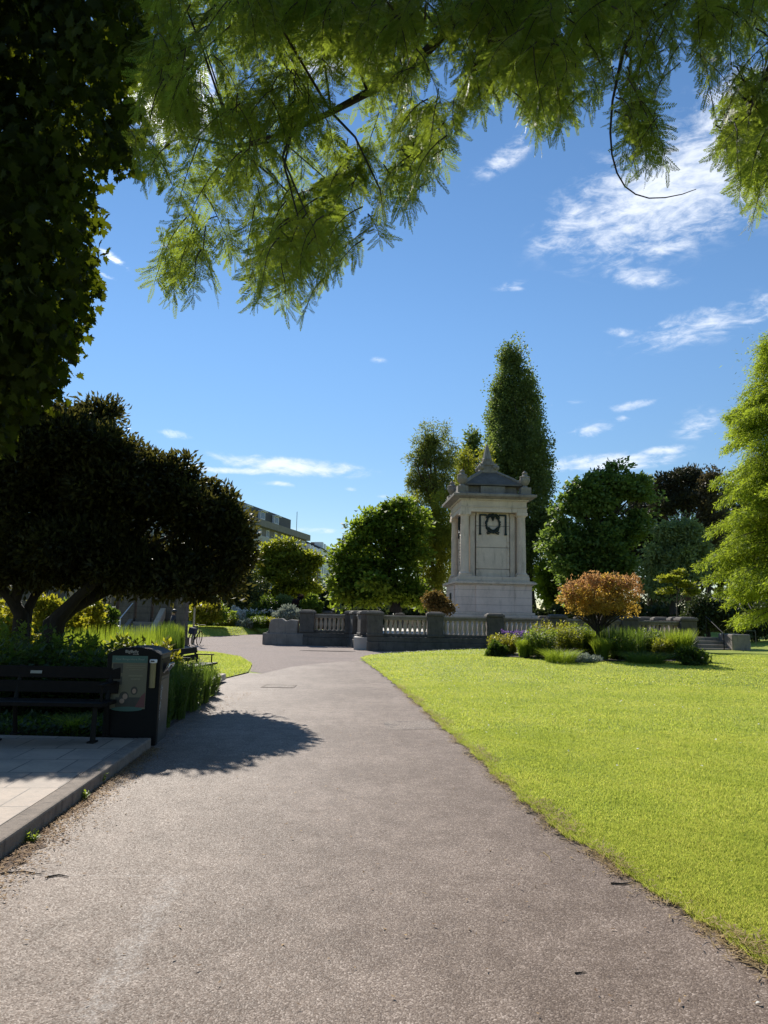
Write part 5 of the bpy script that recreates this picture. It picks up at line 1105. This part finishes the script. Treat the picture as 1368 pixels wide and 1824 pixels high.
# ------------------------------------------------------------------ overhanging dawn redwood branches
def fronds(O, A, Nn, L, K=14, nl=.2, nw=.056):
    """flat feathery shoots: O base, A axis, Nn plane normal, L length"""
    n = len(O); B = unit(np.cross(Nn, A)); Nn = np.cross(A, B)
    tt_ = (np.arange(K) + .6) / K; prof = np.clip(np.minimum(.55 + tt_ * 2.0, 1.15 - .75 * tt_ ** 2.2), .25, 1)
    parts = []
    for s in (-1, 1):
        t2 = tt_ + (.25 / K if s > 0 else 0)
        c = O[:, None] + A[:, None] * (L[:, None] * t2[None])[..., None] - Nn[:, None] * ((L[:, None] * .12) * t2[None] ** 2)[..., None]
        fw = .48 + .25 * tt_; d = A[:, None] * fw[None, :, None] + s * B[:, None] * np.sqrt(1 - .5 * fw ** 2)[None, :, None] + Nn[:, None] * rng.normal(.02, .12, (n, K, 1)) + rng.normal(0, .07, (n, K, 3))
        d = unit(d); ll = (L[:, None] * nl * prof[None]) * rng.uniform(.85, 1.15, (n, K)); ww = np.broadcast_to(L[:, None] * nw, (n, K))
        sd = unit(np.cross(d, Nn[:, None] + 1e-6)); parts.append(kites(c.reshape(-1, 3), d.reshape(-1, 3), sd.reshape(-1, 3), ll.ravel(), ww.ravel(), .08))
    tip = O + A * L[:, None] - Nn * (L * .12)[:, None]; sd = B * (L * .008)[:, None]
    parts.append((np.stack([O - sd, O + sd, tip + sd * .5, tip - sd * .5], 1).reshape(-1, 3), np.arange(4 * n).reshape(-1, 4)))
    return join(parts)
def twig_spray(p0, d0, L, nf, fl, sag=1.5):
    """a drooping twig with alternating fronds -> twig points and frond arrays"""
    pts = [np.array(p0, float)]; d = np.array(d0, float); d /= np.linalg.norm(d); m = 7
    for k in range(m):
        d = d + np.array([0, 0, -sag / m]) + rng.normal(0, .07, 3); d /= np.linalg.norm(d); pts.append(pts[-1] + d * L / m)
    pts = np.array(pts); f = (np.arange(nf) + rng.uniform(.2, .8, nf)) / nf; f = f * .92 + .08; i = np.minimum((f * m).astype(int), m - 1); g = f * m - i
    O = pts[i] * (1 - g[:, None]) + pts[i + 1] * g[:, None]; ax = unit(pts[i + 1] - pts[i]); side = np.where(np.arange(nf) % 2, 1, -1)[:, None]
    up = unit(np.array([0, 0, 1.0]) + rng.normal(0, .35, 3)); lat = unit(np.cross(ax, np.broadcast_to(up, ax.shape)) + 1e-6)
    A = unit(ax * .6 + lat * side * .8 + np.array([0, 0, -.22]) + rng.normal(0, .18, (nf, 3))); A[-1] = ax[-1]
    Nn = unit(np.cross(A, lat) * side + rng.normal(0, .35, (nf, 3))); Ls = fl * rng.uniform(.7, 1.25, nf) * (1.05 - .35 * f)
    return pts, O, A, Nn, Ls
def overhang():
    o = (3.6, -2.2, 0); t = thing('redwood_tree', 'overhanging conifer above the path whose feathery fronds fill the top of the view', 'tree', o)
    oo = np.array(o)
    rel = lambda v: tuple(Vector(v) - Vector(o))
    mb = trunk_mb([(0, 0, 0), (0, 0, .6), (.05, 0, 4), (0, .05, 8), (0, 0, 13)], [.62, .5, .4, .3, .1], .02, 14); mb.build('trunk', M['barkred'], t, smooth=True)
    jobs = [  # limb path (px, py, Y), spray polygons, depth range, number, frond length
        ([(3.6, -2.1, 5.6), (2.6, 1.0, 5.5), tuple(P(905, -120, 3.4)), tuple(P(790, 62, 3.5)), tuple(P(722, 128, 3.55)), tuple(P(655, 165, 3.6)), tuple(P(590, 200, 3.65)), tuple(P(520, 232, 3.7)), tuple(P(420, 262, 3.9))], [.13, .10, .06, .030, .026, .022, .018, .013, .006],
         [(255, -90), (262, 110), (222, 240), (240, 345), (318, 335), (290, 430), (270, 520), (300, 560), (345, 552), (395, 535), (428, 495), (440, 585), (500, 588), (548, 585), (580, 525), (605, 478), (650, 455), (700, 432), (742, 395), (775, 340), (815, 300), (800, 245), (800, -90)], (2.7, 5.2), 490, .125),
        ([(3.6, -2.0, 5.2), (2.8, .8, 5.0), tuple(P(1010, -140, 3.0)), tuple(P(930, -10, 3.1)), tuple(P(870, 70, 3.2)), tuple(P(830, 150, 3.3))], [.11, .09, .05, .022, .014, .006],
         [(770, -90), (800, 250), (855, 235), (895, 185), (930, 185), (958, 280), (1005, 265), (1055, 230), (1078, 195), (1100, 175), (1120, -90)], (2.5, 4.8), 300, .125),
        ([(3.7, -1.9, 4.9), (3.0, .6, 4.6), tuple(P(1230, -160, 2.6)), tuple(P(1160, -20, 2.6)), tuple(P(1110, 90, 2.65)), tuple(P(1091, 180, 2.7)), tuple(P(1087, 235, 2.7)), tuple(P(1090, 275, 2.7)), tuple(P(1099, 308, 2.7)), tuple(P(1113, 332, 2.7)), tuple(P(1132, 346, 2.7)), tuple(P(1156, 353, 2.7)), tuple(P(1185, 352, 2.7)), tuple(P(1215, 346, 2.7)), tuple(P(1240, 337, 2.7))], [.10, .08, .045, .016, .008, .005, .0042, .0038, .0035, .0032, .003, .0027, .0024, .002, .0014],
         [(1090, -90), (1088, 160), (1102, 260), (1112, 350), (1120, 372), (1180, 372), (1206, 330), (1180, 235), (1165, 150), (1200, 140), (1225, 100), (1215, -90)], (2.3, 3.1), 80, .12),
        ([(3.7, -1.8, 4.6), (3.2, .6, 4.4), tuple(P(1480, -120, 2.6)), tuple(P(1400, 60, 2.7)), tuple(P(1340, 190, 2.8)), tuple(P(1300, 260, 2.9))], [.10, .08, .045, .02, .012, .006],
         [(1200, -90), (1222, 90), (1240, 190), (1225, 250), (1262, 300), (1300, 320), (1318, 395), (1350, 435), (1440, 450), (1440, -90)], (2.4, 3.8), 145, .125)]
    # unseen rest of the crown over and behind the viewer, added to block sky light
    V, Fq = crown([(0, 0, 9.5, 4.6, 4.4, 4.6), (-3.2, -.6, 7.6, 3.0, 2.6, 1.9), (2.6, -2.0, 7.0, 3.2, 3.2, 2.2), (-1.5, -3.6, 7.2, 3.4, 3.2, 2.3), (.8, .6, 8.0, 3.0, 2.2, 2.4), (0, 0, 13.4, 2.4, 2.4, 2.6)], 1300, 30, .8, .34, .11, shell=.5, droop=.4)
    x, y = proj(V + oo); q = (V + oo) @ np.array(FW) - CAM.dot(FW); seen = (q > .1) & (x > -30) & (x < 1400) & (y > -40) & (y < 1860)
    Fq = Fq[~seen[Fq].any(1)]; np_mesh('crown', V, Fq, M['l_redwood'], t)
    for pts, rad, poly, (y0, y1), n, fl in jobs:
        mb = MB(); mb.tube([rel(p) for p in pts], rad, 8)
        need = n; tries = 0; Os, As, Ns, Ls = [], [], [], []; limb = np.array([tuple(p) for p in pts])
        bx = np.array(poly); xm, xM, ym, yM = bx[:, 0].min(), bx[:, 0].max(), bx[:, 1].min(), bx[:, 1].max()
        left = 0
        while need > 0 and tries < 60000:
            tries += 1
            if left <= 0: cx_, cy_, cd_ = rng.uniform(xm, xM), rng.uniform(ym, yM), rng.uniform(y0, y1); left = int(rng.integers(5, 16))
            left -= 1; px, py = cx_ + rng.normal(0, 24), cy_ + rng.normal(0, 30)
            # sprays are patchy: lumps with gaps of sky
            lump = math.sin(px * .021 + 1.3 * math.sin(py * .013)) * math.sin(py * .027 + 1.7 * math.sin(px * .011 + 1))
            if (px - 285) ** 2 + (py - 195) ** 2 < 55 ** 2 and random.random() < .75: continue
            if py > 15 and lump < .0 and random.random() < .8: continue
            Yd = min(y1, max(y0, cd_ + rng.normal(0, .16))); L = rng.uniform(.20, .46) * (Yd / 3.5) ** .5
            p0 = np.array(tuple(P(px, py, Yd))); a = rng.uniform(0, 6.28); d0 = np.array([math.cos(a) * .55 - .1, math.sin(a) * .45, -.35])
            tw = twig_spray(p0, d0, L, int(L / .017), fl * Yd / 3.4)
            x, y = proj(np.stack([tw[0][0], tw[0][3], tw[0][5], tw[0][-1] + (tw[0][-1] - tw[0][-2]) * 1.0]))
            if not inside(poly, x, y).all(): continue
            need -= 1; mb.tube([tuple(q - oo) for q in tw[0]], [.0042 * (1 - .8 * k / 7) * Yd / 3.5 for k in range(8)], 4)
            if random.random() < .05:
                near = limb[2:][np.argmin(np.linalg.norm(limb[2:] - p0, axis=1))]; m_ = (near + p0) / 2 + rng.normal(0, .04, 3) + np.array([0, 0, .06]); mb.tube([tuple(near - oo), tuple(m_ - oo), tuple(p0 - oo)], [.008, .006, .004], 5)
            Os.append(tw[1]); As.append(tw[2]); Ns.append(tw[3]); Ls.append(tw[4])
        br = mb.build('branch', M['barkdark'], t, smooth=True)
        V, Fq = fronds(np.concatenate(Os) - oo, np.concatenate(As), np.concatenate(Ns), np.concatenate(Ls)); np_mesh('foliage', V, Fq, M['l_redwood'], br)
overhang()

# ------------------------------------------------------------------ lawn blades, edge straw, litter, daisies
def lawn_blades(n, y0, y1, h, wd, xpad=1.5, keep=None):
    y = y0 + (y1 - y0) * rng.uniform(0, 1, n) ** 1.0; x1 = y * .56 + xpad; x0 = XL(y) - .03 * rng.uniform(0, 1, n); x = x0 + (np.maximum(x1, x0 + .1) - x0) * rng.uniform(0, 1, n)
    if keep is not None: ok = keep(x, y); x, y = x[ok], y[ok]
    n = len(x); z = lawn_h(x, y) - .005; a = rng.uniform(0, 6.28, n); hh = h * rng.uniform(.5, 1.25, n); tuft =   .9 + .22 * (np.sin(x * 5.1 + 2 * np.sin(y * 3.3)) * np.sin(y * 4.7 + x * 1.9) > .1); hh = hh * tuft
    b = np.stack([x, y, z], 1); ln = rng.uniform(.2, .9, n) * hh; tip = b + np.stack([np.cos(a) * ln, np.sin(a) * ln, hh], 1); mid = b * .5 + tip * .5 + np.stack([np.zeros(n), np.zeros(n), hh * .12], 1)
    a2 = rng.uniform(0, 6.28, n); S = np.stack([np.cos(a2), np.sin(a2), np.zeros(n)], 1) * (wd / 2); V = np.stack([b - S, b + S, mid + S * .7, tip, mid - S * .7], 1).reshape(-1, 3)
    q = np.arange(n)[:, None] * 5; return V, np.concatenate([q + 0, q + 1, q + 2, q + 3, q + 4], 1)
parts = [lawn_blades(190000, 3.2, 6.0, .025, .0036, .5), lawn_blades(200000, 6.0, 10.5, .025, .0055, .8), lawn_blades(140000, 10.5, 18, .028, .010), lawn_blades(90000, 18, 32, .032, .022)]
tag(np_mesh('grass', *join(parts), M['l_lawn']), kind='stuff')
# longer unmown blades along the path edge and dry straw
n = 16000; y = rng.uniform(3.0, 26, n) ** 1.0; y = 3.0 + (y - 3.0) * rng.uniform(.2, 1, n); x = XL(y) + np.abs(rng.normal(0, .05, n)) - .015
def edge_blades(x, y, h, wd):
    n = len(x); a = rng.uniform(0, 6.28, n); hh = h * rng.uniform(.4, 1.3, n); b = np.stack([x, y, np.full(n, .004)], 1); tip = b + np.stack([np.cos(a) * hh * .8 - .3 * hh, np.sin(a) * hh * .8, hh], 1); S = rdir(n) * np.array([1, 1, .1]) * wd / 2
    return np.stack([b - S, b + S, tip], 1).reshape(-1, 3), np.arange(3 * n).reshape(-1, 3)
tag(np_mesh('edge_grass', *edge_blades(x, y, .055, .005), M['l_lawn']), kind='stuff')
n = 11000; y = 3.0 + rng.uniform(0, 1, n) ** 1.6 * 14; patch = (np.sin(y * 2.3) + np.sin(y * 5.1 + 1) > -.4) | (rng.uniform(size=n) < .25); y = y[patch]; n = len(y); x = XL(y) - .03 + rng.normal(0, .05, n) + .10 * (np.sin(y * 2.3) > .3) * rng.uniform(-.5, 1.5, n)
D = unit(np.stack([rng.normal(size=n), rng.normal(size=n), rng.uniform(0, .35, n)], 1)); V, Fq = kites(np.stack([x, y, lawn_h(x, y) * .6 + .010 + rng.uniform(0, .034, n) * (x > XL(y) - .01)], 1), D, side_of(D, (0, 0, 1.0)), rng.uniform(.025, .08, n), rng.uniform(.004, .010, n), .1)
tag(np_mesh('dry_grass', V, Fq, M['l_straw']), kind='stuff')
# leaf litter along the kerb foot and scattered on the path
n = 4200; f = rng.uniform(0, 1, n); kx = kerb_near.x + (kerb_far.x - kerb_near.x) * f; ky = kerb_near.y + (kerb_far.y - kerb_near.y) * f; off = np.abs(rng.normal(0, .15, n)) * (1.3 - .8 * f); x = kx + off + .01; y = ky
n2 = 420; x = np.concatenate([x, rng.uniform(-2.3, 2.2, n2), rng.uniform(-3.0, -2.6, 500)]); y = np.concatenate([y, rng.uniform(3.0, 14, n2), rng.uniform(9.0, 15, 500)]); n = len(x)
D = unit(np.stack([rng.normal(size=n), rng.normal(size=n), rng.normal(0, .25, n)], 1)); V, Fq = kites(np.stack([x, y, np.full(n, .012) + rng.uniform(0, .012, n)], 1), D, side_of(D, (0, 0, 1.0)), rng.uniform(.012, .042, n), rng.uniform(.005, .016, n), .3)
tag(np_mesh('leaf_litter', V, Fq, M['l_litter']), kind='stuff')
n = 1000; y = np.concatenate([27 + rng.uniform(0, 5, 700), rng.uniform(8, 28, 300)]); x = np.concatenate([rng.uniform(-.3, 7, 700), rng.uniform(0, 15, 300)]); ok = x > XL(y) + .3; x, y = x[ok], y[ok]; n = len(x); D = unit(np.stack([rng.normal(size=n), rng.normal(size=n), rng.uniform(.1, .5, n)], 1))
V, Fq = kites(np.stack([x, y, lawn_h(x, y) + .05], 1), D, side_of(D, (0, 0, 1.0)), .035, .035); tag(np_mesh('daisies', V, Fq, M['l_white']), kind='stuff')
# twigs lying on the path, a few weeds at the kerb
for (pl, r, lab) in [([(0, 1556), (40, 1552), (75, 1557)], .006, 'long thin twig at the left edge of the path below the kerb'), ([(84, 1562), (105, 1558), (122, 1561)], .006, 'short dark twig right of the long one near the kerb'), ([(1088, 1573), (1110, 1574), (1135, 1570)], .006, 'dark twig at the lawn edge on the right of the path'), ([(968, 1518), (978, 1526), (981, 1534)], .004, 'small pale bent twig on the path left of the dark edge twig'), ([(1024, 1733), (1034, 1732), (1044, 1731)], .004, 'tiny twig on the path near the bottom right')]:
    mb = MB(); mb.tube([G(px, py, .004 + r) for px, py in pl], [r, r * .8, r * .4], 6); tag(mb.build('twig', M['bark'] if 'pale' not in lab else M['l_straw']), lab, 'twig', 'twigs on the path')
for (px, py, h, lab) in [(148, 1425, .10, 'small weed growing at the kerb foot, the nearer one'), (180, 1396, .12, 'small weed growing at the kerb foot, the farther one'), (55, 1500, .06, 'tiny weed at the kerb foot near the left edge')]:
    p = G(px, py); plant('weed', lab, (p.x, p.y, .004), [('foliage', herb(7, h, .06, .05, .02, 7, .4), M['l_grass'])], 'weeds at the kerb')
# blades on the small lawns
def area_blades(n, box, h, wd, test, zf):
    x = rng.uniform(box[0], box[1], n); y = rng.uniform(box[2], box[3], n); ok = test(x, y); x, y = x[ok], y[ok]; n = len(x); a = rng.uniform(0, 6.28, n); hh = h * rng.uniform(.5, 1.2, n)
    b = np.stack([x, y, zf(x, y)], 1); tip = b + np.stack([np.cos(a) * hh * .6, np.sin(a) * hh * .6, hh], 1); a2 = rng.uniform(0, 6.28, n); S = np.stack([np.cos(a2), np.sin(a2), np.zeros(n)], 1) * (wd / 2)
    return np.stack([b - S, b + S, tip + S * .3, tip - S * .3], 1).reshape(-1, 3), np.arange(4 * n).reshape(-1, 4)
ip = [(p.x, p.y) for p in isl]
tag(np_mesh('grass', *area_blades(60000, (-9, -3, 16, 30), .045, .016, lambda x, y: inside(ip, x, y), lambda x, y: np.full(len(x), .025)), M['l_lawn']), kind='stuff')
tag(np_mesh('grass', *area_blades(60000, (-22, -5.2, 38, 58), .07, .04, lambda x, y: y > np.interp(x, [-30, bk[0].x, bk[1].x, bk[2].x, -5.2], [45, bk[0].y, bk[1].y, bk[2].y, bk[2].y + .6]), lambda x, y: .0 + .5 * sstep(0, .55, (y - np.interp(x, [-30, bk[0].x, bk[1].x, bk[2].x, -5.2], [45, bk[0].y, bk[1].y, bk[2].y, bk[2].y + .6])) / 9)), M['l_lawn']), kind='stuff')
# bare soil where the lawn meets the path, and the dirt that gathers at the kerb foot
def ribbon(name, ys, x0, x1, z, m):
    V = np.concatenate([np.stack([x0, ys, np.full_like(ys, z)], 1), np.stack([x1, ys, np.full_like(ys, z)], 1)]); n = len(ys); a = np.arange(n - 1)
    tag(np_mesh(name, V, np.stack([a, a + n, a + n + 1, a + 1], 1), m), kind='structure')
ys = np.arange(2.2, 27, .02)
rag = .045 + .03 * np.sin(ys * 2.3) + .02 * np.sin(ys * 7.1 + 1) + .018 * np.sin(ys * 19 + np.sin(ys * 5)) + .012 * np.sin(ys * 47)
ribbon('edge_soil', ys, XL(ys) - np.clip(rag, .004, .2), XL(ys) + .08, .0072, M['soil'])
ys = np.arange(3.0, 8.9, .02); kx = kerb_near.x + (kerb_far.x - kerb_near.x) * (ys - kerb_near.y) / (kerb_far.y - kerb_near.y)
rag = np.interp(ys, [3, 4.5, 5.5, 7, 8.5], [.26, .21, .14, .08, .05]) * (.7 + .3 * np.sin(ys * 5 + 1) + .16 * np.sin(ys * 17) + .12 * np.sin(ys * 41 + 1))
ribbon('kerb_soil', ys, kx - .02, kx + np.clip(rag, .01, .6), .0072, plain('gritty_dirt', (.16, .105, .07), (.085, .055, .037), .95, 16, 0, .9))
for (px, py, s_, lab) in [(1304, 1536, .05, 'pale curled fallen leaf on the lawn near the right edge'), (1351, 1788, .03, 'small white petal on the path in the bottom right corner')]:
    q = G(px, py, .03 if py < 1600 else .008); mb = MB(); vs = []
    for k in range(7):
        f = k / 6; wd = math.sin(math.pi * min(.97, .03 + f)) * .3 * s_
        vs += [(q.x + (f - .5) * s_, q.y - wd, q.z + .25 * s_ * math.sin(math.pi * f) + wd * .3), (q.x + (f - .5) * s_ + .15 * wd, q.y + wd, q.z + .25 * s_ * math.sin(math.pi * f))]
    mb.add(vs, [(2 * k, 2 * k + 1, 2 * k + 3, 2 * k + 2) for k in range(6)]); o = mb.build('fallen_leaf', M['l_white']); tag(o, lab, 'leaf')
